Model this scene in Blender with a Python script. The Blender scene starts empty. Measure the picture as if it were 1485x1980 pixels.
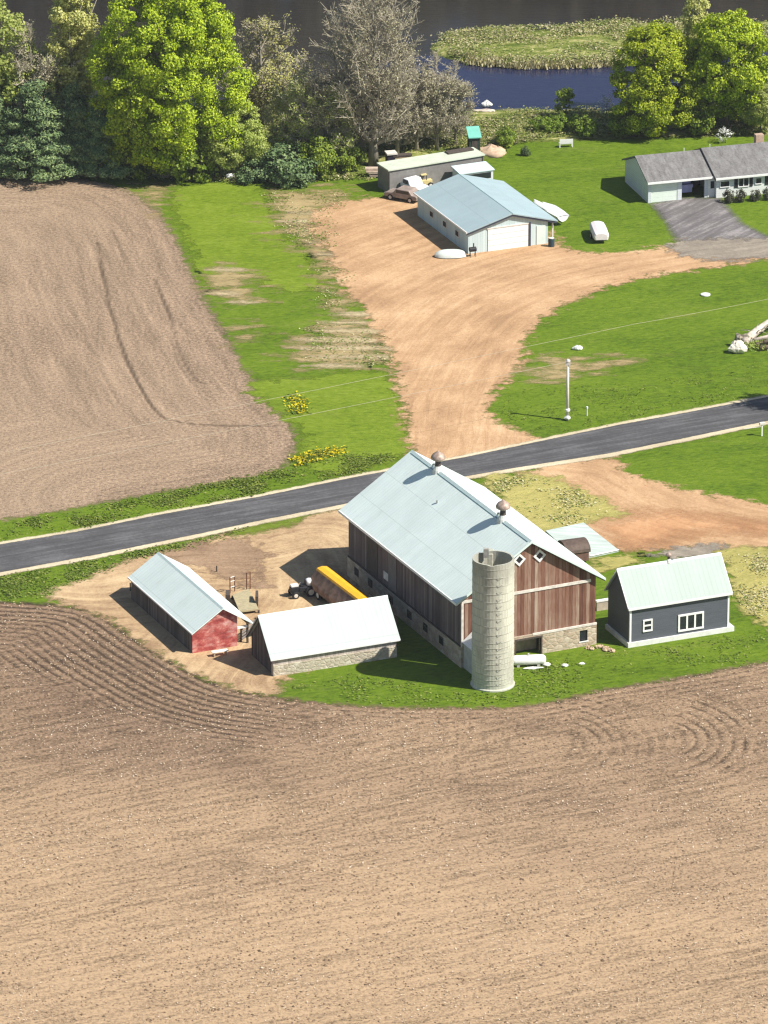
import bpy, bmesh, math, random
import numpy as np
from mathutils import Vector, Matrix
R = math.radians
sc = bpy.context.scene
col = sc.collection
rng = np.random.default_rng(7)
random.seed(7)

# ------------------------------------------------------------------ camera
CF, CP, CH, CY = 12783.3, 0.3675686, 222.0, -576.52     # focal length in photo pixels, pitch, height, distance
cd = bpy.data.cameras.new('camera'); cam = bpy.data.objects.new('camera', cd); col.objects.link(cam)
cam.location = (0, CY, CH); cam.rotation_euler = (math.pi/2 - CP, 0, 0)
cd.sensor_fit = 'VERTICAL'; cd.sensor_height = 36.0; cd.lens = 36.0*CF/1980.0
cd.clip_start = 1.0; cd.clip_end = 9000.0
sc.camera = cam

def G(u, v, z=0.0):
    """the point of the plane of height z where the ray to photo pixel (u, v) meets it"""
    a = (u-742.5)/CF; b = (v-990.0)/CF
    fy = math.cos(CP)-b*math.sin(CP); fz = -math.sin(CP)-b*math.cos(CP)
    t = (z-CH)/fz
    return Vector((a*t, CY+fy*t, z))
def G2(u, v): p = G(u, v); return (p.x, p.y)
def ppm(v):
    """photo pixels per metre at ground row v"""
    p = G(742.5, v); q = G(842.5, v); return 100.0/(q.x-p.x)

# ------------------------------------------------------------------ materials
MATS = {}
class NT:
    def __init__(s, name):
        s.m = bpy.data.materials.new(name); s.m.use_nodes = True
        s.t = s.m.node_tree; s.t.nodes.clear()
        s.out = s.n('ShaderNodeOutputMaterial'); s.b = s.n('ShaderNodeBsdfPrincipled')
        s.l(s.b.outputs[0], s.out.inputs[0])
    def n(s, typ, **kw):
        nd = s.t.nodes.new(typ)
        for k, v in kw.items(): setattr(nd, k, v)
        return nd
    def l(s, a, b): s.t.links.new(a, b)
    def coord(s, scale=(1,1,1), rot=(0,0,0), src='Object'):
        tc = s.n('ShaderNodeTexCoord'); mp = s.n('ShaderNodeMapping')
        mp.inputs['Rotation'].default_value = rot
        if any(rot): mp.vector_type = 'TEXTURE'; scale = tuple(1/q for q in scale)      # streaks along the direction rot
        mp.inputs['Scale'].default_value = scale
        s.l(tc.outputs[src], mp.inputs[0]); return mp.outputs[0]
    def noise(s, scale, detail=4, rough=.55, vec=None, dist=0.0):
        nd = s.n('ShaderNodeTexNoise'); nd.inputs['Scale'].default_value = scale
        nd.inputs['Detail'].default_value = detail; nd.inputs['Roughness'].default_value = rough
        nd.inputs['Distortion'].default_value = dist
        s.l(vec if vec is not None else s.coord(), nd.inputs['Vector']); return nd.outputs['Fac']
    def ramp(s, fac, stops):
        r = s.n('ShaderNodeValToRGB'); e = r.color_ramp.elements
        while len(e) < len(stops): e.new(0.5)
        for el, (p, c) in zip(e, stops):
            el.position = p; el.color = (*c, 1) if len(c) == 3 else c
        s.l(fac, r.inputs[0]); return r.outputs[0]
    def grey(s, fac, lo, hi):
        m = s.n('ShaderNodeMapRange'); m.inputs[1].default_value = lo; m.inputs[2].default_value = hi
        s.l(fac, m.inputs[0]); return m.outputs[0]
    def mix(s, fac, a, b, mode='MIX'):
        m = s.n('ShaderNodeMix', data_type='RGBA', blend_type=mode)
        for sock, v in ((m.inputs[0], fac), (m.inputs[6], a), (m.inputs[7], b)):
            if hasattr(v, 'is_linked'): s.l(v, sock)
            elif isinstance(v, (int, float)): sock.default_value = v
            else: sock.default_value = (*v, 1)
        return m.outputs[2]
    def math(s, op, a, b=None, c=None):
        m = s.n('ShaderNodeMath', operation=op)
        for i, v in enumerate((a, b, c)):
            if v is None: continue
            if hasattr(v, 'is_linked'): s.l(v, m.inputs[i])
            else: m.inputs[i].default_value = v
        return m.outputs[0]
    def attr(s, name):
        a = s.n('ShaderNodeAttribute'); a.attribute_name = name; return a.outputs['Fac']
    def bump(s, h, strength=.5, dist=.05):
        b = s.n('ShaderNodeBump'); b.inputs['Strength'].default_value = strength; b.inputs['Distance'].default_value = dist
        s.l(h, b.inputs['Height']); s.l(b.outputs[0], s.b.inputs['Normal'])
    def color(s, c):
        if hasattr(c, 'is_linked'): s.l(c, s.b.inputs['Base Color'])
        else: s.b.inputs['Base Color'].default_value = (*c, 1)
    def set(s, rough=.8, spec=.3, metal=0):
        s.b.inputs['Roughness'].default_value = rough; s.b.inputs['Specular IOR Level'].default_value = spec
        s.b.inputs['Metallic'].default_value = metal
    def dissolve(s, amp, scale, stretch=(1,1,1), off=0.0, soft=.55):
        """ragged edge: the sheet ends where its 'edge' distance plus noise falls below zero"""
        e = s.attr('edge'); nz = s.noise(scale, 6, .65, s.coord(stretch))
        v = s.math('ADD', e, s.math('MULTIPLY', s.math('SUBTRACT', nz, .5), amp*2))
        f2 = s.noise(2.6, 5, .7); v = s.math('ADD', v, s.math('MULTIPLY', s.math('SUBTRACT', f2, .5), soft*2.2))
        a = s.grey(v, off-soft, off+soft)
        tr = s.n('ShaderNodeBsdfTransparent'); mx = s.n('ShaderNodeMixShader')
        s.l(a, mx.inputs[0]); s.l(tr.outputs[0], mx.inputs[1]); s.l(s.b.outputs[0], mx.inputs[2]); s.l(mx.outputs[0], s.out.inputs[0])

def plain(name, c, rough=.7, var=.18, scale=1.5, metal=0, spec=.3, bump=0, stretch=(1,1,1)):
    """a paint / wood / stone colour with dirt variation"""
    if name in MATS: return MATS[name]
    s = NT(name); nz = s.noise(scale, 5, .6, s.coord(stretch))
    lo = tuple(x*(1-var) for x in c); hi = tuple(min(1, x*(1+var)) for x in c)
    s.color(s.ramp(nz, [(.3, lo), (.7, hi)])); s.set(rough, spec, metal)
    if bump: s.bump(nz, bump, .05)
    MATS[name] = s.m; return s.m

def metal_roof(name, c, pitch=.45, dirt=(.45,.48,.45), wear=.18):
    s = NT(name); v = s.coord()
    sep = s.n('ShaderNodeSeparateXYZ'); s.l(v, sep.inputs[0])
    f = s.math('FRACT', s.math('DIVIDE', sep.outputs[0], pitch))
    rib = s.math('LESS_THAN', s.math('ABSOLUTE', s.math('SUBTRACT', f, .5)), .1)
    nz = s.noise(.35, 5, .6); st = s.noise(1.0, 4, .6, s.coord((4.0, .25, .25)))
    sheet = s.n('ShaderNodeTexWhiteNoise', noise_dimensions='1D'); s.l(s.math('FLOOR', s.math('DIVIDE', sep.outputs[0], pitch*2)), sheet.inputs[1])
    base = s.ramp(nz, [(.25, tuple(x*.93 for x in c)), (.75, tuple(min(.9, x*1.06) for x in c))])
    base = s.mix(s.math('MULTIPLY', s.grey(st, .52, .8), wear), base, dirt)
    base = s.mix(s.math('MULTIPLY', sheet.outputs[0], .07), base, tuple(x*.6 for x in c))
    s.color(s.mix(s.math('MULTIPLY', rib, .16), base, tuple(x*.55 for x in c)))
    rust = s.grey(s.noise(.9, 6, .75, s.coord((1.2,.5,.5))), .6, .74)
    pat = s.n('ShaderNodeTexWhiteNoise', noise_dimensions='2D'); pv = s.n('ShaderNodeCombineXYZ'); s.l(s.math('FLOOR', s.math('DIVIDE', sep.outputs[0], pitch*2)), pv.inputs[0]); s.l(s.math('FLOOR', s.math('DIVIDE', s.math('ABSOLUTE', sep.outputs[1]), 2.6)), pv.inputs[1]); s.l(pv.outputs[0], pat.inputs[0])
    lap_ = s.math('LESS_THAN', s.math('FRACT', s.math('DIVIDE', s.math('ABSOLUTE', sep.outputs[1]), 2.6)), .025)
    cc = s.mix(s.math('MULTIPLY', rib, .16), base, tuple(x*.55 for x in c)); cc = s.mix(s.math('MULTIPLY', pat.outputs[0], .12), cc, tuple(x*.5 for x in c))
    cc = s.mix(s.math('MULTIPLY', lap_, .25), cc, tuple(x*.4 for x in c)); s.color(s.mix(s.math('MULTIPLY', rust, .22), cc, (.36,.31,.24)))
    s.bump(s.math('ADD', rib, s.math('MULTIPLY', s.noise(.8,3,.5), 1.2)), .3, .05); s.set(.55, .25); return s.m

def boards(name, stops, axis=0, width=.28, gap=.35, fine=7.0, zscale=.35):
    """vertical weathered boards"""
    s = NT(name); v = s.coord(); sep = s.n('ShaderNodeSeparateXYZ'); s.l(v, sep.inputs[0])
    x = s.math('ADD', sep.outputs[0], sep.outputs[1])
    i = s.math('FLOOR', s.math('DIVIDE', x, width)); wn = s.n('ShaderNodeTexWhiteNoise', noise_dimensions='1D'); s.l(i, wn.inputs[1])
    nz = s.noise(fine, 5, .6, s.coord((1, 1, zscale/3))); big = s.noise(.45, 3, .5, s.coord((1,1,.6)))
    t = s.math('ADD', s.math('MULTIPLY', wn.outputs[0], .38), s.math('ADD', s.math('MULTIPLY', nz, .42), s.math('MULTIPLY', big, .35)))
    c = s.ramp(t, stops)
    f = s.math('FRACT', s.math('DIVIDE', x, width)); g = s.math('LESS_THAN', f, .12)
    s.color(s.mix(s.math('MULTIPLY', g, gap), c, (.02,.015,.012))); s.bump(s.math('SUBTRACT', 1.0, g), .5, .03); s.set(.85, .2); return s.m

def lap(name, c, pitch=.2, var=.1):
    """horizontal lap siding"""
    s = NT(name); v = s.coord(); sep = s.n('ShaderNodeSeparateXYZ'); s.l(v, sep.inputs[0])
    f = s.math('FRACT', s.math('DIVIDE', sep.outputs[2], pitch)); nz = s.noise(1.2, 4, .6, s.coord((.5,.5,3)))
    base = s.ramp(nz, [(.3, tuple(x*(1-var) for x in c)), (.7, tuple(min(.9, x*(1+var)) for x in c))])
    s.color(s.mix(s.math('MULTIPLY', s.math('LESS_THAN', f, .14), .35), base, tuple(x*.4 for x in c))); s.bump(f, .6, .02); s.set(.6, .3); return s.m

def stone(name, cols, scale=1.6):
    s = NT(name); vo = s.n('ShaderNodeTexVoronoi'); vo.inputs['Scale'].default_value = scale; s.l(s.coord((1,1,1.5)), vo.inputs['Vector'])
    ed = s.n('ShaderNodeTexVoronoi', feature='DISTANCE_TO_EDGE'); ed.inputs['Scale'].default_value = scale; s.l(s.coord((1,1,1.5)), ed.inputs['Vector'])
    sp = s.n('ShaderNodeSeparateColor'); s.l(vo.outputs['Color'], sp.inputs[0])
    c = s.ramp(sp.outputs[0], cols); nz = s.noise(6, 5, .6)
    c = s.mix(.35, c, s.ramp(nz, [(.3, (.2,.16,.12)), (.7, (.65,.58,.45))]))
    mort = s.math('LESS_THAN', ed.outputs['Distance'], .06)
    s.color(s.mix(s.math('MULTIPLY', mort, .5), c, (.42,.38,.3))); s.bump(s.math('MINIMUM', ed.outputs['Distance'], .2), .8, .15); s.set(.9, .2); return s.m

def leafm(name, stops, trans=.3, rough=.55):
    s = NT(name); g = s.n('ShaderNodeNewGeometry'); oi = s.n('ShaderNodeObjectInfo')
    t = s.math('ADD', s.math('MULTIPLY', g.outputs['Random Per Island'], .6), s.math('MULTIPLY', s.noise(.55, 3, .5), .55))
    c = s.ramp(t, stops)
    hs = s.n('ShaderNodeHueSaturation'); s.l(c, hs.inputs['Color']); s.l(s.math('ADD', .88, s.math('MULTIPLY', oi.outputs['Random'], .24)), hs.inputs['Value'])
    s.l(s.math('ADD', .496, s.math('MULTIPLY', oi.outputs['Random'], .014)), hs.inputs['Hue'])
    s.color(hs.outputs[0]); s.set(rough, .2)
    tl = s.n('ShaderNodeBsdfTranslucent'); s.l(hs.outputs[0], tl.inputs[0]); mx = s.n('ShaderNodeMixShader'); mx.inputs[0].default_value = trans
    s.l(s.b.outputs[0], mx.inputs[1]); s.l(tl.outputs[0], mx.inputs[2]); s.l(mx.outputs[0], s.out.inputs[0]); return s.m

# ------------------------------------------------------------------ objects
def tag(o, label=None, cat=None, group=None, kind=None):
    if label: o['label'] = label
    if cat: o['category'] = cat
    if group: o['group'] = group
    if kind: o['kind'] = kind
    return o
def link(o, parent=None):
    col.objects.link(o)
    if parent is not None: o.parent = parent
    return o
def thing(name, label, cat, loc=(0,0,0), rz=0.0, group=None):
    o = link(bpy.data.objects.new(name, None)); o.empty_display_size = .3
    o.location = loc; o.rotation_euler = (0, 0, rz); return tag(o, label, cat, group)
class MB:
    def __init__(s): s.v = []; s.f = []
    def add(s, vs, fs):
        k = len(s.v); s.v += [tuple(p) for p in vs]; s.f += [tuple(i+k for i in f) for f in fs]; return s
    def box(s, x0, x1, y0, y1, z0, z1):
        return s.add([(x0,y0,z0),(x1,y0,z0),(x1,y1,z0),(x0,y1,z0),(x0,y0,z1),(x1,y0,z1),(x1,y1,z1),(x0,y1,z1)],
                     [(3,2,1,0),(4,5,6,7),(0,1,5,4),(1,2,6,5),(2,3,7,6),(3,0,4,7)])
    def slab(s, pts, n, t):
        """a plate: polygon pts thickened by t along -n"""
        n = Vector(n).normalized(); k = len(pts); lo = [Vector(p)-n*t for p in pts]
        return s.add(list(pts)+lo, [tuple(range(k)), tuple(range(2*k-1, k-1, -1))]+[(i, k+i, k+(i+1)%k, (i+1)%k) for i in range(k)])
    def prism(s, prof, x0, x1):
        """profile in (y, z) extruded along x"""
        k = len(prof)
        return s.add([(x0,y,z) for y,z in prof]+[(x1,y,z) for y,z in prof], [tuple(range(k-1,-1,-1)), tuple(range(k,2*k))]+[(i,(i+1)%k,k+(i+1)%k,k+i) for i in range(k)])
    def tube(s, pts, rad, n=8, caps=True):
        pts = [Vector(p) for p in pts]; rad = rad if isinstance(rad, (list, tuple)) else [rad]*len(pts); k0 = len(s.v)
        for i, p in enumerate(pts):
            d = (pts[min(i+1, len(pts)-1)]-pts[max(i-1, 0)]).normalized()
            a = d.orthogonal().normalized() if abs(d.z) > .95 else Vector((-d.y, d.x, 0)).normalized(); b = d.cross(a)
            for j in range(n):
                th = 2*math.pi*j/n; s.v.append(tuple(p+(a*math.cos(th)+b*math.sin(th))*rad[i]))
        for i in range(len(pts)-1):
            for j in range(n):
                s.f.append((k0+i*n+j, k0+i*n+(j+1)%n, k0+(i+1)*n+(j+1)%n, k0+(i+1)*n+j))
        if caps:
            s.f.append(tuple(k0+j for j in range(n-1, -1, -1))); m = k0+(len(pts)-1)*n; s.f.append(tuple(m+j for j in range(n)))
        return s
    def lathe(s, prof, n=16, c=(0,0,0)):
        """profile of (radius, z)"""
        k0 = len(s.v)
        for r, z in prof:
            for j in range(n):
                th = 2*math.pi*j/n; s.v.append((c[0]+r*math.cos(th), c[1]+r*math.sin(th), c[2]+z))
        for i in range(len(prof)-1):
            for j in range(n): s.f.append((k0+i*n+j, k0+i*n+(j+1)%n, k0+(i+1)*n+(j+1)%n, k0+(i+1)*n+j))
        s.f.append(tuple(k0+j for j in range(n-1,-1,-1))); m = k0+(len(prof)-1)*n; s.f.append(tuple(m+j for j in range(n))); return s
    def blob(s, c, r, seed=0, n=9, amp=.15):
        q = random.Random(seed); ph = [q.uniform(0, 6.28) for _ in range(4)]; k0 = len(s.v); m = n
        for i in range(m+1):
            t = math.pi*i/m
            for j in range(2*n):
                p = math.pi*j/n; w = 1+amp*(math.sin(3*p+ph[0])*math.sin(2*t+ph[1])+.6*math.sin(5*p+ph[2]+3*t)+.5*math.sin(4*t+ph[3]))
                s.v.append((c[0]+r[0]*w*math.sin(t)*math.cos(p), c[1]+r[1]*w*math.sin(t)*math.sin(p), c[2]+r[2]*w*math.cos(t)))
        for i in range(m):
            for j in range(2*n): s.f.append((k0+i*2*n+j, k0+(i+1)*2*n+j, k0+(i+1)*2*n+(j+1)%(2*n), k0+i*2*n+(j+1)%(2*n)))
        return s
    def build(s, name, mat, parent=None, smooth=False, bevel=0, loc=None):
        me = bpy.data.meshes.new(name); me.from_pydata(s.v, [], s.f); me.materials.append(mat)
        if smooth: me.shade_smooth()
        me.update(); o = link(bpy.data.objects.new(name, me), parent)
        if loc is not None: o.location = loc
        if bevel:
            b = o.modifiers.new('bevel', 'BEVEL'); b.width = bevel; b.segments = 2; b.limit_method = 'ANGLE'
        return o
def npmesh(name, v, f, mats, parent=None, smooth=False, mi=None, attrs=None):
    """mesh from numpy arrays (all faces with the same corner count)"""
    me = bpy.data.meshes.new(name); v = np.asarray(v, np.float32); f = np.asarray(f, np.int32); k = f.shape[1]
    me.vertices.add(len(v)); me.vertices.foreach_set('co', v.ravel())
    me.loops.add(f.size); me.loops.foreach_set('vertex_index', f.ravel())
    me.polygons.add(len(f)); me.polygons.foreach_set('loop_start', np.arange(0, f.size, k, dtype=np.int32))
    for m in (mats if isinstance(mats, (list, tuple)) else [mats]): me.materials.append(m)
    if mi is not None: me.polygons.foreach_set('material_index', np.asarray(mi, np.int32))
    me.polygons.foreach_set('use_smooth', np.full(len(f), bool(smooth)))
    for an, av in (attrs or {}).items():
        a = me.attributes.new(an, 'FLOAT', 'POINT'); a.data.foreach_set('value', np.asarray(av, np.float32))
    me.update(calc_edges=True); me.validate()
    return link(bpy.data.objects.new(name, me), parent)
def children(o): return [c for c in bpy.data.objects if c.parent == o]
def copy_tree(o, loc, rz, scale, label, cat=None, group=None):
    r = o.copy(); col.objects.link(r); r.location = loc; r.rotation_euler = (0, 0, rz); r.scale = scale if isinstance(scale, (tuple, list)) else (scale,)*3
    tag(r, label, cat, group)
    for c in children(o):
        d = c.copy(); col.objects.link(d); d.parent = r
    return r

# ------------------------------------------------------------------ polygons on the ground
def smooth_poly(pts, closed=True, step=1.0):
    """Catmull-Rom through the points"""
    P = np.array(pts, float); n = len(P); out = []
    for i in range(n if closed else n-1):
        p0, p1, p2, p3 = (P[(i-1) % n], P[i], P[(i+1) % n], P[(i+2) % n]) if closed else (P[max(i-1,0)], P[i], P[i+1], P[min(i+2,n-1)])
        m = max(1, int(np.linalg.norm(p2-p1)/step))
        for k in range(m):
            t = k/m; out.append(.5*((2*p1)+(-p0+p2)*t+(2*p0-5*p1+4*p2-p3)*t*t+(-p0+3*p1-3*p2+p3)*t**3))
    if not closed: out.append(P[-1])
    return np.array(out)
def polydist(V, P, closed=True):
    """distance to a polyline, arc length of the nearest point, side (+ left)"""
    best = np.full(len(V), 1e9); arc = np.zeros(len(V)); side = np.ones(len(V)); L = 0.0
    n = len(P)
    for i in range(n if closed else n-1):
        a = P[i]; b = P[(i+1) % n]; d = b-a; l = np.hypot(*d)
        if l < 1e-6: continue
        w = V-a; t = np.clip((w@d)/l**2, 0, 1); q = w-t[:, None]*d; dist = np.hypot(q[:,0], q[:,1]); m = dist < best-1e-9
        best[m] = dist[m]; arc[m] = L+t[m]*l; side[m] = np.sign(d[0]*w[m,1]-d[1]*w[m,0]+1e-12); L += l
    return best, arc, side
def inside(V, P):
    c = np.zeros(len(V), bool); n = len(P); x, y = V[:,0], V[:,1]
    for i in range(n):
        (x0, y0), (x1, y1) = P[i], P[(i+1) % n]
        if y0 == y1: continue
        k = ((y0 > y) != (y1 > y)) & (x < (x1-x0)*(y-y0)/(y1-y0)+x0); c ^= k
    return c
def sheet(name, px, z, mat, cell=.6, margin=1.5, kind='structure', label=None, smooth=True, extra=None, world=None, height=None):
    """a ground sheet whose outline was read off the photo, laid on the ground plane"""
    P = np.array(world if world is not None else [G2(*p) for p in px])
    if smooth: P = smooth_poly(P, True, 1.5)
    lo = P.min(0)-margin; hi = P.max(0)+margin
    nx = max(2, int((hi[0]-lo[0])/cell)+1); ny = max(2, int((hi[1]-lo[1])/cell)+1)
    X, Y = np.meshgrid(np.linspace(lo[0], hi[0], nx), np.linspace(lo[1], hi[1], ny)); V = np.stack([X.ravel(), Y.ravel()], 1)
    d = polydist(V, P)[0]; ins = inside(V, P); e = np.where(ins, d, -d)
    I = np.arange(nx*ny).reshape(ny, nx); F = np.stack([I[:-1,:-1], I[:-1,1:], I[1:,1:], I[1:,:-1]], -1).reshape(-1, 4)
    F = F[(e[F] > -margin).any(1)]
    used = np.unique(F); re = np.full(nx*ny, -1); re[used] = np.arange(len(used)); F = re[F]; V = V[used]; e = e[used]
    at = {'edge': e}
    if extra: at.update(extra(V))
    Z = np.full(len(V), z) if height is None else z+height(V, e)
    o = npmesh(name, np.column_stack([V, Z]), F, mat, smooth=True, attrs=at); o['kind'] = kind
    if label: o['label'] = label
    return o
def vnoise(V, s, seed):
    """cheap smooth value noise"""
    r = np.random.default_rng(seed); T = r.random((64, 64)); q = V/s; i = np.floor(q).astype(int); f = q-i; f = f*f*(3-2*f)
    g = lambda a, b: T[(i[:,0]+a) % 64, (i[:,1]+b) % 64]
    return (g(0,0)*(1-f[:,0])+g(1,0)*f[:,0])*(1-f[:,1])+(g(0,1)*(1-f[:,0])+g(1,1)*f[:,0])*f[:,1]

# ------------------------------------------------------------------ light
SUN = Vector((.635, -.23, .737)).normalized()
w = bpy.data.worlds.new('World'); sc.world = w; w.use_nodes = True
sk = w.node_tree.nodes.new('ShaderNodeTexSky'); sk.sky_type = 'NISHITA'; sk.sun_disc = False
sk.sun_elevation = math.asin(SUN.z); sk.sun_rotation = math.atan2(SUN.x, SUN.y); sk.air_density = 1.0; sk.dust_density = .6
bg = w.node_tree.nodes['Background']; w.node_tree.links.new(sk.outputs[0], bg.inputs[0]); bg.inputs[1].default_value = .066
sd = bpy.data.lights.new('sun', 'SUN'); sd.energy = 4.8; sd.angle = R(.5); sd.color = (1, .95, .87)
so = link(bpy.data.objects.new('sun', sd)); so.rotation_euler = SUN.to_track_quat('Z', 'Y').to_euler(); so.location = SUN*400
sc.view_settings.view_transform = 'Standard'; sc.view_settings.look = 'None'; sc.view_settings.exposure = .7; sc.view_settings.gamma = 1
sc.cycles.max_bounces = 5; sc.cycles.transparent_max_bounces = 8; sc.cycles.diffuse_bounces = 3; sc.cycles.use_denoising = True
sc.cycles.filter_width = 1.3

# ------------------------------------------------------------------ ground materials
def grass_mat(name, stops, dis=None, dry=.25, drycol=(.26,.2,.09), streak=(.5,1,1), srot=0.0, fine=2.4):
    s = NT(name)
    v = s.coord(streak, (0,0,srot)); a = s.noise(fine, 7, .8, v); b = s.noise(.11, 4, .6, v); c = s.noise(.5, 4, .6, v)
    t = s.math('ADD', s.math('MULTIPLY', a, .62), s.math('ADD', s.math('MULTIPLY', b, .24), s.math('MULTIPLY', c, .16)))
    base = s.ramp(t, stops)
    d = s.math('MULTIPLY', s.grey(s.noise(.16, 6, .75, s.coord((.5,1.6,1))), .57, .72), dry)
    base = s.mix(d, base, drycol); s.color(base); s.set(.9, .15); s.bump(a, .8, .16)
    if dis: s.dissolve(*dis)
    return s.m
GREEN = [(.42, (.055,.098,.003)), (.5, (.094,.158,.006)), (.57, (.128,.192,.01)), (.66, (.19,.235,.035))]
LUSH = [(.42, (.095,.15,.006)), (.52, (.15,.215,.012)), (.62, (.205,.265,.03))]
m_grass = grass_mat('lawn_grass', GREEN, dry=.3, srot=R(18))
m_lush = grass_mat('lush_grass', LUSH, dis=(3.2, .7), dry=.1)
m_verge = grass_mat('verge_grass', [(.38,(.08,.125,.007)),(.52,(.135,.185,.015)),(.66,(.22,.24,.055))], dis=(1.6,1.2), dry=.4)
m_dry = grass_mat('dry_grass', [(.35,(.2,.2,.055)),(.5,(.36,.32,.1)),(.65,(.5,.44,.15)),(.8,(.56,.5,.22))], dis=(3,.7), dry=.4, drycol=(.2,.2,.05), streak=(.5,1.4,1), srot=R(24))
m_straw = grass_mat('straw_patches', [(.35,(.22,.17,.08)),(.55,(.38,.29,.14)),(.75,(.52,.42,.24))], dis=(10,.45,(.6,1.4,1), 1.7, 2.0), dry=.5, drycol=(.1,.15,.03), streak=(.3,1.6,1))

def soil(name, tan, dark, speck, dis, furrow, curved=False, hn=2.2):
    s = NT(name)
    fr = s.attr('furrow'); dk = s.attr('dark')
    cl = s.noise(2.9, 5, .78); v2 = s.coord((.22,1.6,1), (0,0,R(27))); cvv = s.n('ShaderNodeCombineXYZ'); s.l(s.attr('row'), cvv.inputs[0]); s.l(s.math('MULTIPLY', s.attr('along'), .1), cvv.inputs[1])
    v3 = cvv.outputs[0] if curved else v2; st = s.noise(.9, 6, .65, v3); big = s.noise(.045, 4, .6, v3)
    t = s.math('ADD', s.math('MULTIPLY', cl, .62), s.math('ADD', s.math('MULTIPLY', st, .24 if curved else .38), s.math('MULTIPLY', big, .2 if curved else .14)))
    a = s.ramp(t, [(.44, tuple(x*(.62 if curved else .42) for x in tan)), (.53, tuple(x*.96 for x in tan)), (.62, tuple(min(.9, x*(1.25 if curved else 1.5)) for x in tan))])
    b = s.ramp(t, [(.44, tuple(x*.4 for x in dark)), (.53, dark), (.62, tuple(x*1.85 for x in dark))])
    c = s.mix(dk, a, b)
    # furrows: darker colour in the furrow bottoms, tan on the crests
    jit = s.math('MULTIPLY', s.math('SUBTRACT', s.noise(.9, 3, .6), .5), 2.6)
    h = fr
    if furrow:
        row = s.attr('row'); amp = s.attr('rowamp')
        sn = s.math('SINE', s.math('ADD', s.math('MULTIPLY', row, 2*math.pi/.98), jit))
        row2 = s.attr('rowb'); amp2 = s.attr('rowbamp')
        sn2 = s.math('SINE', s.math('ADD', s.math('MULTIPLY', row2, 2*math.pi/1.05), jit))
        h = s.math('ADD', s.math('MULTIPLY', sn, amp), s.math('MULTIPLY', sn2, amp2))
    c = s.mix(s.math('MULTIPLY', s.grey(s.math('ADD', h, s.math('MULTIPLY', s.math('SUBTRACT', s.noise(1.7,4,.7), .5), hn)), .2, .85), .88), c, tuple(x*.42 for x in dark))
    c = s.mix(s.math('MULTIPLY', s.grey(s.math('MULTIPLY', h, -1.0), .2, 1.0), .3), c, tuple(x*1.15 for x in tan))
    # pale straw and stubble
    sp = s.noise(3.2, 3, .7, s.coord((.55,1.3,1), (0,0,R(27)))); spb = s.noise(.1, 4, .65, v2)
    k = s.math('MULTIPLY', s.grey(sp, .63, .7), s.grey(spb, .42, .56))
    c = s.mix(s.math('MULTIPLY', k, speck), c, (.6,.47,.34))
    k2 = s.grey(s.noise(2.1, 3, .7, s.coord((.6,1.2,1), (0,0,R(27)))), .36, .28)
    c = s.mix(s.math('MULTIPLY', k2, .45), c, tuple(x*.4 for x in dark))
    s.color(c); s.set(.95, .1); s.bump(s.math('ADD', s.math('MULTIPLY', cl, .9), s.math('MULTIPLY', h, -.35)), .9, .16); s.dissolve(*dis); return s.m
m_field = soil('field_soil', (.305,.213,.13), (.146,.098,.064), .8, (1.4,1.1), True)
m_field2 = soil('far_field_soil', (.33,.238,.16), (.25,.176,.119), .15, (1.8,.9), True, True, .7)

def dirt(name, stops, dis, speck=.3):
    s = NT(name); cv = s.n('ShaderNodeCombineXYZ'); s.l(s.attr('row'), cv.inputs[0]); s.l(s.math('MULTIPLY', s.attr('along'), .09), cv.inputs[1])
    st = s.noise(1.25, 6, .65, cv.outputs[0], .6); nz = s.noise(.14, 5, .6); f = s.noise(2.4, 6, .7)
    t = s.math('ADD', s.math('MULTIPLY', st, .3), s.math('ADD', s.math('MULTIPLY', nz, .5), s.math('MULTIPLY', f, .24)))
    rut = s.math('SINE', s.math('ADD', s.math('MULTIPLY', s.attr('row'), 2*math.pi/1.9), s.math('MULTIPLY', s.math('SUBTRACT', s.noise(.12, 3, .5), .5), 16)))
    t = s.math('ADD', t, s.math('MULTIPLY', s.math('MULTIPLY', rut, .03), s.grey(s.noise(.1, 4, .6), .42, .6)))
    c = s.ramp(t, stops); c = s.mix(s.math('MULTIPLY', s.grey(s.noise(1.1, 5, .7), .62, .74), speck), c, (.55,.42,.3))
    s.color(c); s.set(.95, .12); s.bump(s.math('ADD', f, s.math('MULTIPLY', st, .8)), .7, .12); s.dissolve(*dis); return s.m
DR = [(.4, (.32,.195,.105)), (.52, (.44,.275,.15)), (.6, (.52,.345,.195)), (.72, (.61,.44,.28))]
m_streak = grass_mat('bare_streaks', [(.4,(.32,.25,.13)),(.52,(.45,.36,.21)),(.64,(.58,.48,.31))], dis=(1.0,1.0,(.5,1.5,1),-.1,.45), dry=.25, drycol=(.12,.16,.02))
m_drive = dirt('drive_dirt', DR, (3.2,.6))
m_yard = dirt('yard_dirt', [(.42,(.27,.175,.1)),(.52,(.42,.29,.165)),(.6,(.52,.38,.22)),(.72,(.63,.5,.32))], (2.4,.8), .45)
m_orange = dirt('orange_dirt', [(.4,(.38,.2,.1)),(.54,(.48,.265,.135)),(.68,(.55,.35,.2))], (3,.5,(1,1,1),.8,2.0), .1)
m_grav = dirt('grey_gravel', [(.42,(.17,.145,.12)),(.54,(.25,.215,.17)),(.68,(.36,.31,.25))], (3,.8), .25)
m_shoulder = dirt('road_shoulder', [(.38,(.42,.35,.23)),(.55,(.56,.48,.33)),(.72,(.7,.62,.47))], (.35,.8,(1,1,1),0,.15), .3)
m_mud = dirt('bare_mud', [(.42,(.2,.13,.08)),(.54,(.3,.2,.125)),(.68,(.42,.3,.19))], (4,.6), .5)

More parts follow.
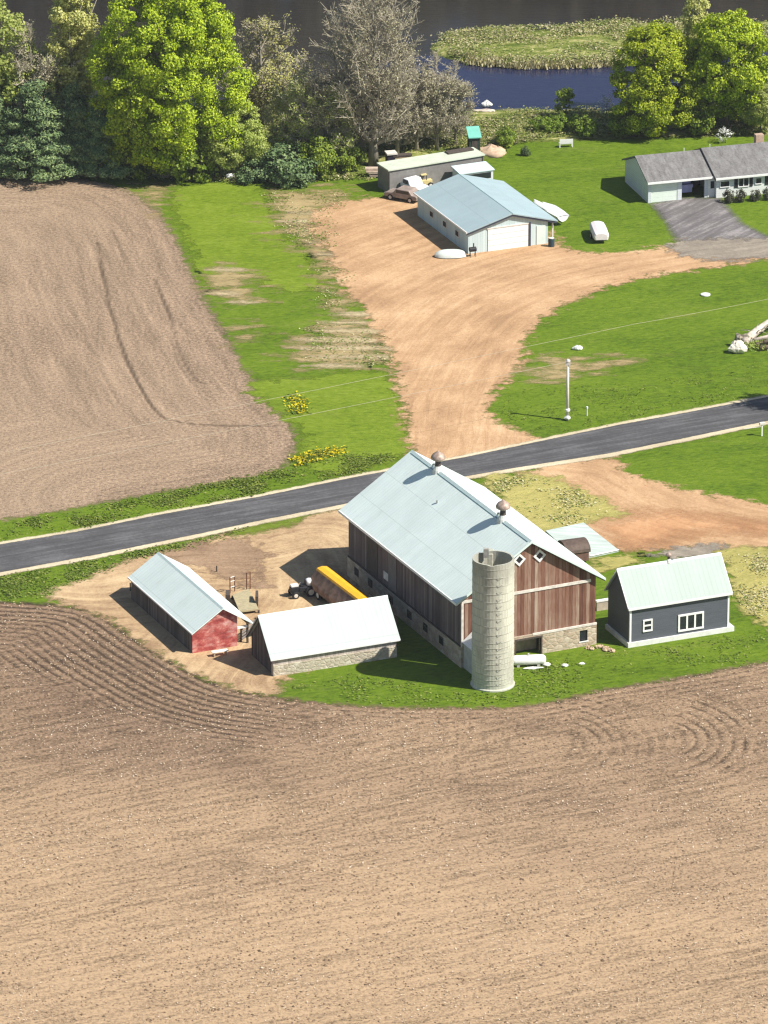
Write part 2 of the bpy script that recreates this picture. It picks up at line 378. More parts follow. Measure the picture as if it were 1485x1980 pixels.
def asphalt(name, c, dis, rot, worn=.35):
    s = NT(name); v = s.coord((.12,1.5,1), (0,0,rot)); st = s.noise(1.1, 6, .65, v); f = s.noise(3.0, 5, .7); b = s.noise(.2, 4, .6)
    t = s.math('ADD', s.math('MULTIPLY', st, .55), s.math('ADD', s.math('MULTIPLY', f, .25), s.math('MULTIPLY', b, .28)))
    s.color(s.ramp(t, [(.43, tuple(x*.72 for x in c)), (.54, c), (.64, tuple(x*(1+worn*1.6) for x in c))])); s.set(.85, .2); s.bump(f, .3, .03); s.dissolve(*dis); return s.m
m_road = asphalt('asphalt_road', (.08,.079,.081), (.12,1.0,(1,1,1),0,.08), R(25.5))
m_drive2 = asphalt('worn_asphalt', (.15,.138,.135), (.3,1.0), R(55), .5)

def water_mat(name, c0, c1):
    s = NT(name); v = s.coord((.5,1.4,1)); n1 = s.noise(.7, 5, .6, v); n2 = s.noise(2.4, 3, .5, v)
    s.color(s.ramp(s.noise(.05, 3, .5, v), [(.3,c0),(.7,c1)])); s.set(.16, .5)
    s.b.inputs['IOR'].default_value = 1.333; s.bump(s.math('ADD', n1, s.math('MULTIPLY', n2, .4)), .28, .12); return s.m
m_water = water_mat('river_water', (.015,.0135,.013), (.025,.022,.021)); m_pond = water_mat('backwater_sky_tint', (.01,.012,.04), (.016,.019,.054))  # the sky's blue reflection is put into the backwater's base colour

# ------------------------------------------------------------------ the ground and what lies on it
g = MB(); N = 12; S = 1500.0
xs = [-S+2*S*i/N for i in range(N+1)]
g.v = [(x, y+300, 0.0) for y in xs for x in xs]; g.f = [(j*(N+1)+i, j*(N+1)+i+1, (j+1)*(N+1)+i+1, (j+1)*(N+1)+i) for j in range(N) for i in range(N)]
tag(g.build('ground', m_grass), 'green grass covering the land', kind='structure')

YARD = [(-60,1161),(0,1164),(94,1169),(156,1178),(203,1197),(264,1240),(325,1277),(405,1320),(471,1339),(542,1350),(620,1360),(700,1366),(780,1369),(900,1370),(996,1368),(1070,1358),(1155,1337),(1271,1318),(1360,1303),(1485,1279),(1640,1250)]
CON = smooth_poly([G2(*p) for p in YARD], False, 1.0)
def front_attr(V):
    d, arc, side = polydist(V, CON, False)
    u = np.array([math.cos(R(26.5)), math.sin(R(26.5))]); nrm = np.array([-u[1], u[0]])
    straight = V@nrm
    x_end = G(560, 1360).x
    wob = (vnoise(V, 9, 1)-.5)*5
    wc = np.clip((13.5+wob-d)/4, 0, 1)*np.clip((x_end+6-V[:,0])/12, 0, 1)*np.clip(.35+1.3*vnoise(V, 5.5, 3), 0, 1)
    wc = np.maximum(wc, .45*np.clip((4.5-d)/2, 0, 1))
    row = np.where(wc > 0, d, straight)
    amp = wc*1.0
    # turning circles on the headland
    rb = np.zeros(len(V)); ab = np.zeros(len(V))
    for (cu, cv, r0, r1, st) in ((1060,1440,3.0,10.5,.62),(1270,1430,2.4,9.5,.72),(930,1432,2.0,8.0,.35),(560,1405,2.0,7.0,.4),(760,1420,2.0,8.5,.3)):
        c = np.array(G2(cu, cv)); q = V-c; r = np.hypot(q[:,0], q[:,1]*.8); th = np.arctan2(q[:,1], q[:,0])
        k = st*np.clip((r-r0)/.8, 0, 1)*np.clip((r1-r)/1.2, 0, 1)*np.clip((1.9-np.abs(th+.1))/.8, 0, 1)*np.clip(1.7*vnoise(V, 3.1, 5)-.15, 0, 1)
        m = k > ab; rb[m] = r[m]; ab[m] = k[m]
    fs = .16*np.clip(vnoise(V, 7, 9)*2-.7, 0, 1)*(1-wc)
    m = ab < .02; rb[m] = straight[m]; ab[m] = fs[m]*1.6
    v = (V[:,1]-G(742,1980).y)/(G(742,1380).y-G(742,1980).y)
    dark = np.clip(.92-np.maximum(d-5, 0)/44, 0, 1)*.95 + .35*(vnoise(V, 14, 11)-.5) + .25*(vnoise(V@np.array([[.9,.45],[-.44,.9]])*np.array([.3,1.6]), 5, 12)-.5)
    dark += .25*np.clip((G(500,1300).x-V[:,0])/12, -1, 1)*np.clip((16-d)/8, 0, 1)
    return {'row': row, 'rowamp': amp, 'rowb': rb, 'rowbamp': ab, 'dark': np.clip(dark, 0, 1), 'furrow': amp*0}
fo = YARD+[(1760,1500),(1760,2120),(-260,2120),(-260,1500),(-160,1160)]
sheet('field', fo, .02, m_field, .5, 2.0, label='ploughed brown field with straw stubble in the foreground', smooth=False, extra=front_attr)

BF = [(-260,342),(0,343),(150,345),(210,355),(270,380),(305,410),(338,460),(365,520),(395,580),(430,640),(470,712),(510,768),(555,815),(572,850),(560,892),(520,915),(400,936),(250,961),(100,990),(0,1006),(-260,1045)]
EDGE2 = smooth_poly([G2(*p) for p in BF[1:18]], False, 1.0)
TR = [smooth_poly([G2(*p) for p in q], False, .6) for q in (
    [(188,470),(205,560),(228,650),(262,730),(300,795),(340,815),(420,823),(555,823)], [(300,540),(330,620),(350,690),(380,735),(396,742)],
    [(330,655),(345,700),(372,740),(392,758)],
    [(150,470),(170,600),(200,720),(245,800),(300,835),(400,848)], [(0,366),(90,368),(180,390),(220,450),(240,520)], [(60,395),(150,410),(190,470)], [(250,560),(290,660),(320,740)],[(230,340),(275,420),(310,520)])]
def back_attr(V):
    d, arc, side = polydist(V, EDGE2, False)
    tr = np.zeros(len(V))
    for P, wgt in zip(TR, (1,.9,.5,.4,.45,.35,.35,.4)):
        t = polydist(V, P, False)[0]; tr = np.maximum(tr, wgt*np.clip(1.15-np.abs(t)/.34, 0, 1)*np.clip(.55+.6*vnoise(V, 5, 8), 0, 1))
    amp = .17*np.clip(vnoise(V, 8, 2)*1.8-.4, 0, 1)*np.clip((22-d)/10, .3, 1)
    dark = .35*vnoise(V, 16, 4)+.25*vnoise(V, 4, 6)+.35*np.clip((7-d)/7, 0, 1)-.1
    return {'row': d, 'along': arc, 'rowamp': amp, 'rowb': np.full(len(V), .2625), 'rowbamp': tr, 'dark': np.clip(dark, 0, 1), 'furrow': tr*0}
sheet('far_field', BF, .02, m_field2, .33, 2.0, label='bare brown field in front of the trees', smooth=False, extra=back_attr)

def along(path):
    P = smooth_poly([G2(*p) for p in path], False, 1.0)
    def fn(V):
        d, a, sd_ = polydist(V, P, False); return {'row': d*sd_, 'along': a}
    return fn
DC = [(830,930),(850,860),(860,780),(905,690),(985,610),(1110,555),(1300,515),(1485,492),(1700,470)]
sheet('grass', [(335,395),(350,362),(420,352),(498,358),(522,395),(545,450),(600,500),(620,560),(540,560),(470,530),(400,545),(370,480)], .024, m_lush, .6, 3, label='bright green strip of young grass between field and drive')
sheet('grass', [(480,745),(600,730),(740,720),(780,800),(800,860),(720,905),(620,915),(580,885),(590,840),(540,800)], .024, m_lush, .6, 3, label='bright green grass between the far field and the dirt drive')
sheet('straw_patch', [(505,372),(600,362),(690,372),(640,420),(660,500),(700,600),(760,690),(740,712),(600,708),(540,690),(580,640),(620,600),(590,500),(530,450)], .03, m_straw, .5, 3.5, label='patchy dead straw beside the dirt drive')
sheet('straw_patch', [(395,520),(470,515),(520,560),(500,590),(410,580)], .03, m_straw, .5, 1.5, label='small bleached straw patch in the green strip')
sheet('straw_patch', [(440,625),(490,628),(500,660),(455,668)], .03, m_straw, .5, 1.5, label='tan bare patch at the far field edge')
sheet('straw_patch', [(255,352),(330,350),(320,395),(300,420),(275,380)], .03, m_straw, .5, 1.5, label='tan rough patch at the field corner by the trees')
sheet('straw_patch', [(990,720),(1060,690),(1180,688),(1235,700),(1150,728),(1060,742)], .03, m_straw, .5, 1.0, label='worn tan patch on the lawn by the white pole')
DRIVE = [(640,396),(602,425),(622,470),(650,520),(668,560),(705,600),(735,650),(762,705),(772,760),(786,830),(800,890),(830,930),(900,905),(1045,858),(1010,838),(960,814),(948,782),(972,742),(1008,702),(1018,658),(1058,612),(1128,572),(1250,536),(1400,515),(1485,502),(1640,484),(1640,462),(1485,478),(1320,476),(1210,488),(1135,488),(1085,480),(1070,455),(960,440),(880,400),(780,385),(700,384)]
sheet('dirt_drive', DRIVE, .04, m_drive, .5, 2.5, label='orange tan dirt drive curving up to the pale shed', extra=along(DC))
sheet('asphalt_drive', [(1262,396),(1300,384),(1392,384),(1402,398),(1432,432),(1490,462),(1640,470),(1640,500),(1485,496),(1330,480),(1303,455),(1288,428)], .055, m_drive2, .4, 1.0, label='grey asphalt driveway in front of the ranch house', smooth=False)
sheet('gravel_edge', [(1300,470),(1400,462),(1640,470),(1640,500),(1485,500),(1380,505),(1310,492)], .065, m_grav, .5, 1.6, label='gravel where driveway and dirt drive meet', extra=along(DC))

for u0, u1, v0, h_ in ((640,760,608,5),(620,740,624,4),(600,745,640,7),(570,730,658,9),(555,760,673,6),(600,770,690,4),(585,700,708,5),(560,700,412,4),(540,690,428,6),(575,690,446,5),(600,700,470,5),(610,705,492,4),(395,470,522,4),(400,460,568,5),(440,500,585,3)):
    sheet('dirt_streak', [(u0,v0),((u0+u1)/2,v0-h_*.6),(u1,v0-h_*.3),(u1,v0+h_*.5),((u0+u1)/2,v0+h_*.6)], .036, m_streak, .4, 1.0, label='pale bare streak across the grass beside the dirt drive')
ROAD_T = [(-420,1119),(0,1054),(150,1029),(300,998),(500,962),(700,921),(900,885),(1060,851),(1200,822),(1300,804),(1485,769),(1640,741),(1900,700)]
ROAD_B = [(1900,742),(1640,786),(1485,815),(1425,827),(1300,853),(1176,878),(1000,905),(900,922),(660,977),(500,1008),(400,1030),(190,1073),(0,1108),(-420,1178)]
RC = [(-420,1148),(0,1081),(300,1024),(700,945),(1060,871),(1300,828),(1640,763),(1900,720)]
def off(P, k): return [(u, v+k) for u, v in P]
sheet('road_shoulder', off(ROAD_T, -5)+off(ROAD_B, 7), .058, m_shoulder, .4, .8, label='pale gravel shoulder along the road', smooth=False, extra=along(RC))
sheet('road', ROAD_T+ROAD_B, .075, m_road, .4, .6, label='narrow grey asphalt road crossing the farm', smooth=False)

YC = [(180,1100),(330,1060),(480,1060),(640,1040),(690,1150),(560,1320)]
sheet('barnyard', [(92,1152),(180,1112),(262,1078),(390,1046),(470,1022),(560,1004),(660,985),(720,1000),(755,1100),(775,1170),(742,1200),(690,1250),(600,1290),(545,1312),(540,1346),(470,1335),(405,1316),(325,1274),(264,1238),(203,1195),(150,1176)], .034, m_yard, .5, 2.0, label='bare tan barnyard between barn and sheds', extra=along(YC))
sheet('mud_patch', [(310,1075),(400,1050),(470,1045),(520,1075),(490,1110),(520,1135),(450,1125),(390,1100)], .044, m_mud, .5, 2.0, label='muddy patch behind the red shed', extra=along(YC))
sheet('grass', [(440,1032),(500,1014),(592,996),(575,1014),(500,1030),(455,1038)], .046, m_verge, .4, .9, label='tuft of grass between road and barnyard')
DC2 = [(1060,890),(1180,905),(1280,965),(1400,1005),(1640,1040)]
sheet('farm_drive', [(1010,912),(1090,893),(1190,882),(1197,893),(1212,915),(1290,940),(1400,961),(1485,974),(1640,995),(1640,1075),(1485,1062),(1400,1062),(1330,1062),(1210,1064),(1120,1040),(1080,980),(1000,930)], .04, m_drive, .5, 1.5, label='orange tan dirt drive beside the barn', extra=along(DC2))
sheet('orange_dirt_patch', [(1142,1012),(1200,996),(1300,985),(1420,1000),(1560,1020),(1560,1040),(1420,1034),(1330,1042),(1290,1058),(1220,1064),(1195,1060)], .052, m_orange, .5, 2.5, label='smooth orange dirt by the concrete pad', extra=along(DC2))
sheet('gravel_edge', [(1265,1074),(1330,1056),(1400,1052),(1395,1068),(1320,1084)], .058, m_grav, .5, 1.6, label='grey gravel behind the dark cottage', extra=along(DC2))
sheet('dry_grass', [(935,926),(1000,917),(1075,925),(1120,945),(1212,996),(1150,1006),(1120,1030),(1040,1040),(980,980)], .06, m_dry, .5, 1.6, label='yellowed grass between barn and road')
sheet('dry_grass', [(1395,1062),(1485,1062),(1640,1080),(1640,1270),(1485,1212),(1440,1180),(1418,1130)], .06, m_dry, .5, 1.6, label='yellowed grass behind the dark cottage')
sheet('dry_grass', [(1150,1085),(1230,1076),(1240,1090),(1180,1100),(1150,1108)], .06, m_dry, .5, 1.0, label='strip of dead grass between barn and cottage')

# ------------------------------------------------------------------ river, island and banks
yb = lambda v: G(742, v).y
NEAR = [(-900,232),(-300,225),(0,222),(200,222),(430,214),(600,216),(760,214),(905,210),(1000,212),(1180,212),(1300,208),(1485,205),(1700,205),(2600,215)]
fy = G(742,-150).y
W_ = [G2(*p) for p in NEAR]+[(260,fy),(-260,fy)]
sheet('river', None, .012, m_water, 2.0, 0.0, label='dark river with a blue backwater', smooth=False, world=W_)
sheet('backwater', [(838,108),(872,122),(920,126),(1000,131),(1090,131),(1180,128),(1300,128),(1400,112),(1485,100),(1760,106),(1760,207),(1485,206),(1300,209),(1180,213),(1000,213),(905,212),(760,216),(640,217),(600,190),(700,140)], .016, m_pond, 1.5, 0.0, label='blue backwater between river bank and island', smooth=False)
def marsh_mat():
    s = NT('marsh'); v = s.coord((.45,1.3,1)); a = s.noise(.55, 6, .7, v); c = s.noise(2.0, 5, .7)
    t = s.math('ADD', s.math('MULTIPLY', a, .7), s.math('MULTIPLY', c, .35))
    s.color(s.ramp(t, [(.42,(.07,.1,.015)),(.5,(.13,.165,.03)),(.57,(.24,.25,.075)),(.66,(.46,.41,.2))])); s.set(.95,.1); s.bump(a, .9, .3); s.dissolve(1.1,.5,(.6,1.2,1)); return s.m
m_marsh = marsh_mat()
ISL = [(832,95),(850,78),(880,68),(960,62),(1100,54),(1210,46),(1330,44),(1485,42),(1760,40),(1760,106),(1485,98),(1400,110),(1300,126),(1180,126),(1090,129),(1000,129),(920,121),(860,112)]
sheet('marsh_island', ISL, .02, m_marsh, .7, 1.5, label='low grassy island in the river', height=lambda V, e: .45*np.clip(e/2.5, -.1, 1))
def soft_bank(V, e): return np.clip(e/3, 0, 1)*(.12+.35*vnoise(V, 3, 21))
sheet('river_bank', [(-300,232),(0,226),(430,219),(760,218),(905,214),(1000,213),(1180,213),(1300,210),(1485,206),(1760,206),(1760,262),(1485,262),(1190,268),(1080,272),(1000,276),(960,300),(880,318),(730,335),(520,345),(300,338),(0,336),(-300,336)], .02, m_marsh, .7, 1.5, label='weedy river bank below the trees', height=soft_bank)

# ------------------------------------------------------------------ vegetation
def leaves(cent, size, out, rg, flat=.5, aspect=.8, up=.25):
    """many leaf-sized quads; out = outward direction of each"""
    n = len(cent); nv = out*1.0+rg.normal(0, .45, (n,3)); nv[:,2] += up; nv /= np.linalg.norm(nv, axis=1)[:,None]+1e-9
    a = np.cross(nv, rg.normal(0,1,(n,3))); a /= np.linalg.norm(a, axis=1)[:,None]+1e-9; b = np.cross(nv, a)
    sz = size*rg.uniform(.6, 1.35, n)[:,None]; a = a*sz*.5; b = b*sz*.5*aspect; bend = nv*sz*.12
    v = np.stack([cent-a, cent-b+bend, cent+a, cent+b+bend], 1).reshape(-1,3); f = np.arange(4*n).reshape(n,4); return v, f
def crown_pts(lobes, nclump, nleaf, cr, rg, hollow=.72, floor=.15):
    """clumps spread over the lobes' outer volume, leaves gathered in each clump"""
    L = np.array(lobes, float); wgt = (L[:,3]*L[:,4]+L[:,4]*L[:,5]+L[:,3]*L[:,5]); wgt /= wgt.sum()
    k = rg.choice(len(L), nclump, p=wgt); d = rg.normal(0,1,(nclump,3)); d /= np.linalg.norm(d, axis=1)[:,None]
    rad = rg.uniform(hollow, 1.0, nclump)**.7; rad = np.where(rg.random(nclump) < .14, rg.uniform(.3,.7,nclump), rad)
    c = L[k,:3]+d*L[k,3:6]*rad[:,None]
    ok = c[:,2] > floor; c = c[ok]; d = d[ok]; m = len(c)
    sc_ = rg.uniform(.55, 1.35, m)*cr; num = np.maximum(4, (nleaf*(sc_/cr)**2*rg.uniform(.5,1.3,m))).astype(int)
    idx = np.repeat(np.arange(m), num); q = rg.normal(0,1,(len(idx),3)); q /= np.linalg.norm(q,axis=1)[:,None]
    q *= (rg.random(len(idx))**.4)[:,None]; p = c[idx]+q*sc_[idx][:,None]*np.array([1,1,.72])
    o = q*.75+d[idx]*.55; keep = p[:,2] > floor*.6; return p[keep], o[keep]
def limbs(mb, base, h, r, seed, levels=2, n=5, spread=.6, top=.75):
    """tapered trunk with limbs"""
    q = random.Random(seed); pts = [Vector(base)]
    for i in range(1, 6): pts.append(Vector(base)+Vector((q.uniform(-.03,.03)*h, q.uniform(-.03,.03)*h, h*top*i/5)))
    mb.tube(pts, [r*(1.25 if i == 0 else 1-.16*i) for i in range(6)], 8)
    for j in range(n):
        t = q.uniform(.25, .95); k = min(4, int(t*5)); p = pts[k].lerp(pts[k+1], t*5-k); a = q.uniform(0, 6.28)
        l = h*q.uniform(.22,.4); d = Vector((math.cos(a)*spread, math.sin(a)*spread, q.uniform(.5,1))).normalized()
        m = p+d*l*.5+Vector((0,0,-.03*l)); mb.tube([p, m, p+d*l+Vector((0,0,.1*l))], [r*.42, r*.28, r*.1], 5)
m_bark = plain('bark', (.11,.085,.06), .95, .35, 3, bump=.6, stretch=(3,3,.5))
m_barkg = plain('grey_bark', (.27,.24,.19), .95, .3, 3, bump=.6, stretch=(3,3,.5))
m_twig = plain('bare_twigs', (.35,.31,.235), .95, .3, 1.0)
m_twigd = plain('dark_bare_twigs', (.45,.42,.28), .95, .3, 1.0)
m_maple = leafm('maple_leaves', [(.3,(.2,.28,.01)),(.5,(.31,.4,.013)),(.7,(.42,.5,.02)),(.85,(.52,.58,.06))], .24)
m_olive = leafm('olive_leaves', [(.3,(.28,.36,.07)),(.55,(.42,.49,.11)),(.8,(.54,.58,.19))], .45)
m_poplar = leafm('poplar_leaves', [(.3,(.4,.42,.11)),(.55,(.54,.54,.16)),(.8,(.64,.62,.26))], .35)
m_needle = leafm('blue_green_needles', [(.3,(.085,.14,.07)),(.55,(.17,.25,.105)),(.8,(.31,.39,.16))], .25)
m_bush = leafm('bush_leaves', [(.3,(.12,.19,.022)),(.55,(.22,.3,.03)),(.8,(.32,.39,.06))], .3)
m_dark = leafm('dark_leaves', [(.3,(.07,.12,.05)),(.55,(.14,.2,.08)),(.8,(.23,.29,.12))], .2)
m_bud = leafm('budding_leaves', [(.3,(.33,.32,.18)),(.55,(.43,.4,.24)),(.8,(.52,.48,.31))], .3)
m_white = leafm('white_blossom', [(.3,(.45,.45,.42)),(.6,(.7,.7,.68)),(.8,(.8,.8,.8))], .2)
m_box = leafm('clipped_shrub_leaves', [(.3,(.045,.05,.03)),(.55,(.085,.085,.055)),(.8,(.13,.13,.085))], .15)

PROTO = {}
def full_bare(key, name, h, seed, rad, zc, mat, nl, tr_, bud=None, bs=.17, bn=1):
    """leafless tree: straight trunk, upswept limbs, branches and a fine full twig crown"""
    q = random.Random(seed); root = link(bpy.data.objects.new(name, None)); tr = MB(); tw = MB(); tips = []
    pts = [Vector((q.uniform(-.02,.02)*h*i/5, q.uniform(-.02,.02)*h*i/5, -.1+h*.88*i/5)) for i in range(6)]
    tr.tube(pts, [tr_*k for k in (1.25,.95,.75,.52,.3,.1)], 8)
    onT = lambda z: pts[min(4, max(0, int(z/(h*.88)*5)))].lerp(pts[min(4, max(0, int(z/(h*.88)*5)))+1], min(1, max(0, z/(h*.88)*5-min(4, max(0, int(z/(h*.88)*5))))))
    for i in range(nl):
        a = i*2.4+q.uniform(-.4,.4); u = q.uniform(-.75, 1.0); s_ = (1-u*u)**.5*q.uniform(.6, 1.0); e = Vector((rad[0]*s_*math.cos(a), rad[1]*s_*math.sin(a), zc+rad[2]*u*q.uniform(.75,1)))
        z0 = max(h*.12, min(h*.8, e.z-math.hypot(e.x, e.y)*q.uniform(.7,1.5)-h*.06)); b0 = onT(z0); m = b0.lerp(e, .5)+Vector((e.x, e.y, 0))*.12-Vector((0,0,.03*h)); L = [b0, b0.lerp(m,.55)+Vector((q.gauss(0,.15),q.gauss(0,.15),0)), m, m.lerp(e,.55), e]; r0 = tr_*q.uniform(.22,.4)*(1-z0/h*.6)
        tr.tube(L, [r0, r0*.8, r0*.6, r0*.4, .03], 5, caps=False)
        for j in range(9):
            t = q.uniform(1.2, 4.0); k = min(3, int(t)); p = L[k].lerp(L[k+1], t-k); d = Vector((q.gauss(0,.7), q.gauss(0,.7), q.gauss(.55,.45)))+Vector((e.x, e.y, 0)).normalized()*.35; d.normalize(); l = h*q.uniform(.06,.13)
            S = [p, p+d*l*.5+Vector((q.gauss(0,.06),q.gauss(0,.06),0)), p+d*l+Vector((0,0,.05*l))]; tw.tube(S, [max(.045,r0*.28), .042, .022], 3, caps=False)
            for g_ in range(9):
                t2 = q.uniform(.25, 2.0); k2 = min(1, int(t2)); p2 = S[k2].lerp(S[k2+1], t2-k2); d2 = (d*.6+Vector((q.gauss(0,.6), q.gauss(0,.6), q.gauss(.35,.45)))).normalized(); l2 = h*q.uniform(.025,.06)
                tw.tube([p2, p2+d2*l2], [.032,.018], 3, caps=False); tips.append(p2+d2*l2*q.uniform(.4,1))
    tr.build('trunk', m_barkg, root, smooth=True); tw.build('crown', mat, root)
    rg = np.random.default_rng(seed); T = np.repeat(np.array([tuple(t) for t in tips]), bn, 0); p = T+rg.normal(0,.1+.5*bs*(bn > 1),T.shape); o = p-np.array([0,0,h*.45]); o /= np.linalg.norm(o,axis=1)[:,None]
    v, f = leaves(p, bs, o, rg); npmesh('buds', v, f, bud or m_bud, root); PROTO[key] = [root, False, h]; return root
def proto_leafy(key, name, lobes, h, nclump, nleaf, cr, leaf, mat, trunk_r, seed, up=.25, floor=.15, hollow=.72, bark=None, nl=7, aspect=.8, spread=.6):
    rg = np.random.default_rng(seed); t = MB(); limbs(t, (0,0,-.1), h, trunk_r, seed, n=nl, spread=spread)
    root = link(bpy.data.objects.new(name, None)); t.build('trunk', bark or m_bark, root, smooth=True)
    p, o = crown_pts(lobes, nclump, nleaf, cr, rg, hollow, floor); v, f = leaves(p, leaf, o, rg, aspect=aspect, up=up)
    npmesh('crown', v, f, mat, root); PROTO[key] = [root, False, h]; return root
def bare_tree(key, name, h, seed, mat, bud=None, width=.55, depth=5, trunk_r=.3, first=.22, stems=1, budn=0, budsize=.22, upright=1.0):
    """branching skeleton down to twigs"""
    q = random.Random(seed); root = link(bpy.data.objects.new(name, None)); tr = MB(); tw = MB(); tips = []
    def grow(p, d, l, r, lv):
        n = 3 if lv < 2 else 2; pts = [p]; dd = d.copy()
        for i in range(n):
            dd = (dd+Vector((q.gauss(0,.11), q.gauss(0,.11), .05*upright))).normalized(); pts.append(pts[-1]+dd*l/n)
        end = max(r*.62, .02); rad = [r+(end-r)*i/n for i in range(n+1)]
        (tr if lv <= 1 else tw).tube(pts, rad, 6 if lv <= 1 else 3, caps=False)
        if lv >= depth: tips.extend(pts[1:]); return
        k = q.randint(3, 4) if lv < 2 else q.randint(3, 4)
        for i in range(k):
            s = q.uniform(.35, 1.0); x = s*n; j = min(n-1, int(x)); b = pts[j].lerp(pts[j+1], x-j)
            ax = Vector((q.gauss(0,1), q.gauss(0,1), q.gauss(0,1)*.6)).cross(dd).normalized(); ang = q.uniform(.3, .85)*width/.55
            nd = (dd*math.cos(ang)+ax*math.sin(ang)); nd.z += .12*upright
            grow(b, nd.normalized(), l*q.uniform(.55,.78), end*q.uniform(.6,.85)*(1.1-s*.25), lv+1)
        if lv < depth: grow(pts[-1], dd, l*q.uniform(.6,.8), end*.9, lv+1)
    for s in range(stems):
        a = q.uniform(0,6.28); d = Vector((math.cos(a)*.2*(stems > 1), math.sin(a)*.2*(stems > 1), 1)).normalized()
        grow(Vector((math.cos(a)*.25*(stems > 1), math.sin(a)*.25*(stems > 1), -.1)), d, h*first*1.35, trunk_r, 0)
    zmax = max(v[2] for v in tw.v); k = h/zmax
    for m in (tr, tw): m.v = [(x*k, y*k, z*k) for x, y, z in m.v]
    tr.build('trunk', m_barkg, root, smooth=True); c = tw.build('crown', mat, root)
    if bud and tips:
        rg = np.random.default_rng(seed); T = np.array([tuple(t) for t in tips])*k; i = rg.choice(len(T), budn); p = T[i]+rg.normal(0,.22,(budn,3)); p = p[p[:,2] > .3]
        o = p-np.array([0,0,h*.45]); o /= np.linalg.norm(o,axis=1)[:,None]; v, f = leaves(p, budsize, o, rg)
        npmesh('buds', v, f, bud, root)
    PROTO[key] = [root, False, h]; return root
def plant(key, u, v, hpx, label, cat, group=None, rz=None, wide=1.0, z=0.0):
    """stand a copy of a prototype on the ground under photo point (u, v), hpx photo pixels tall"""
    root, used, h = PROTO[key]; s = hpx/(ppm(v)*.945)/h; loc = G(u, v); loc.z = z; rz = random.uniform(0, 6.28) if rz is None else rz
    if not used:
        PROTO[key][1] = True; root.location = loc; root.rotation_euler = (0,0,rz); root.scale = (s*wide, s*wide, s); return tag(root, label, cat, group)
    return copy_tree(root, loc, rz, (s*wide, s*wide, s), label, cat, group)

# --- prototypes
proto_leafy('maple', 'maple_tree', [(0,0,13.5,6.2,5.8,6.0),(-3.4,0,16.5,3.6,3.6,4.4),(3.2,-.5,16.5,3.7,3.7,4.6),(5.2,-1,10,3.6,3.6,4.6),(-4.6,-.6,9.5,3.6,3.6,4.6),(.5,-3.8,8.5,5,3.4,4.6),(1,.5,19,3.4,3.2,2.9),(5.0,-1.4,5.5,3.6,3.0,3.4),(-1,-2,4.6,4.6,3.4,3.2),(-5.2,0,6.4,3.4,3.2,3.8),(-5.6,.2,12.5,2.9,2.9,3.6)], 22, 700, 190, 1.0, .27, m_maple, .42, 11, nl=9, floor=.6, up=.02)
proto_leafy('maple2', 'maple_tree', [(0,0,7.6,4.7,4.4,4.8),(-2.2,-.6,4.6,3.2,3.2,3.6),(2.3,-.4,5.0,3.2,3.2,3.8),(.3,.3,10.2,3.3,3.2,2.7),(0,-2,3.4,4.4,2.6,2.8)], 13.2, 360, 180, .85, .25, m_maple, .32, 23, floor=.5, up=.02)
proto_leafy('poplar', 'poplar_tree', [(0,0,12,2.5,2.5,8.6),(-.8,0,8,2.6,2.4,4.6),(.9,.2,16,1.9,1.9,4.6)], 21, 280, 80, .75, .29, m_poplar, .3, 5, floor=1.2, nl=9, spread=.35, bark=m_barkg)
proto_leafy('olivetree', 'young_tree', [(0,0,7.4,2.8,2.7,4.6),(-1.2,.3,5,2.4,2.3,3),(1.4,-.2,5.6,2.3,2.3,3.2)], 12, 190, 80, .75, .27, m_olive, .22, 31, floor=.9)
proto_leafy('conifer', 'spruce_tree', [(0,0,1.6+i*1.22,4.3*(1-i/8.6)+.25,4.3*(1-i/8.6)+.25,.8) for i in range(8)], 11, 520, 95, .62, .3, m_needle, .25, 41, up=.3, floor=.2, hollow=.5, aspect=.42, nl=4)
proto_leafy('bush', 'bush', [(0,0,1.5,2.2,1.9,1.6),(1.2,.2,1.9,1.3,1.2,1.3),(-1.2,-.2,1.5,1.3,1.2,1.4)], 3.4, 120, 62, .5, .22, m_bush, .09, 51, floor=.1, hollow=.55, nl=6)
proto_leafy('darkbush', 'evergreen_bush', [(0,0,1.3,2.4,1.8,1.5),(1.4,0,1.1,1.4,1.3,1.2)], 2.8, 100, 60, .5, .22, m_dark, .09, 61, floor=.05, hollow=.5, nl=5)
proto_leafy('boxwood', 'clipped_shrub', [(0,0,.62,.78,.75,.62)], 1.25, 46, 34, .26, .15, m_box, .06, 71, floor=.04, hollow=.7, nl=4)
proto_leafy('sapling', 'sapling_tree', [(0,0,2.4,.85,.85,1.5),(.2,0,3.3,.5,.5,.6)], 4, 44, 30, .38, .24, m_bush, .07, 81, floor=.5, nl=5)
proto_leafy('blossom', 'blossoming_shrub', [(0,0,1.4,.8,.8,1.2)], 2.8, 22, 20, .3, .16, m_white, .05, 91, floor=.3, nl=6, hollow=.5)
full_bare('bigbare', 'bare_tree', 21, 3, (6.2,5.8,8.6), 12.2, m_twig, 80, .5)
full_bare('bare', 'bare_tree', 12, 14, (2.9,2.8,5.2), 6.6, m_twig, 40, .22)
full_bare('budtree', 'budding_tree', 12, 25, (2.9,2.8,5.2), 6.4, m_twigd, 30, .22, m_olive, .22, 2)
full_bare('round', 'rounded_tree', 11.5, 36, (4.7,4.5,4.9), 6.6, m_twig, 48, .28, m_poplar, .2, 2)

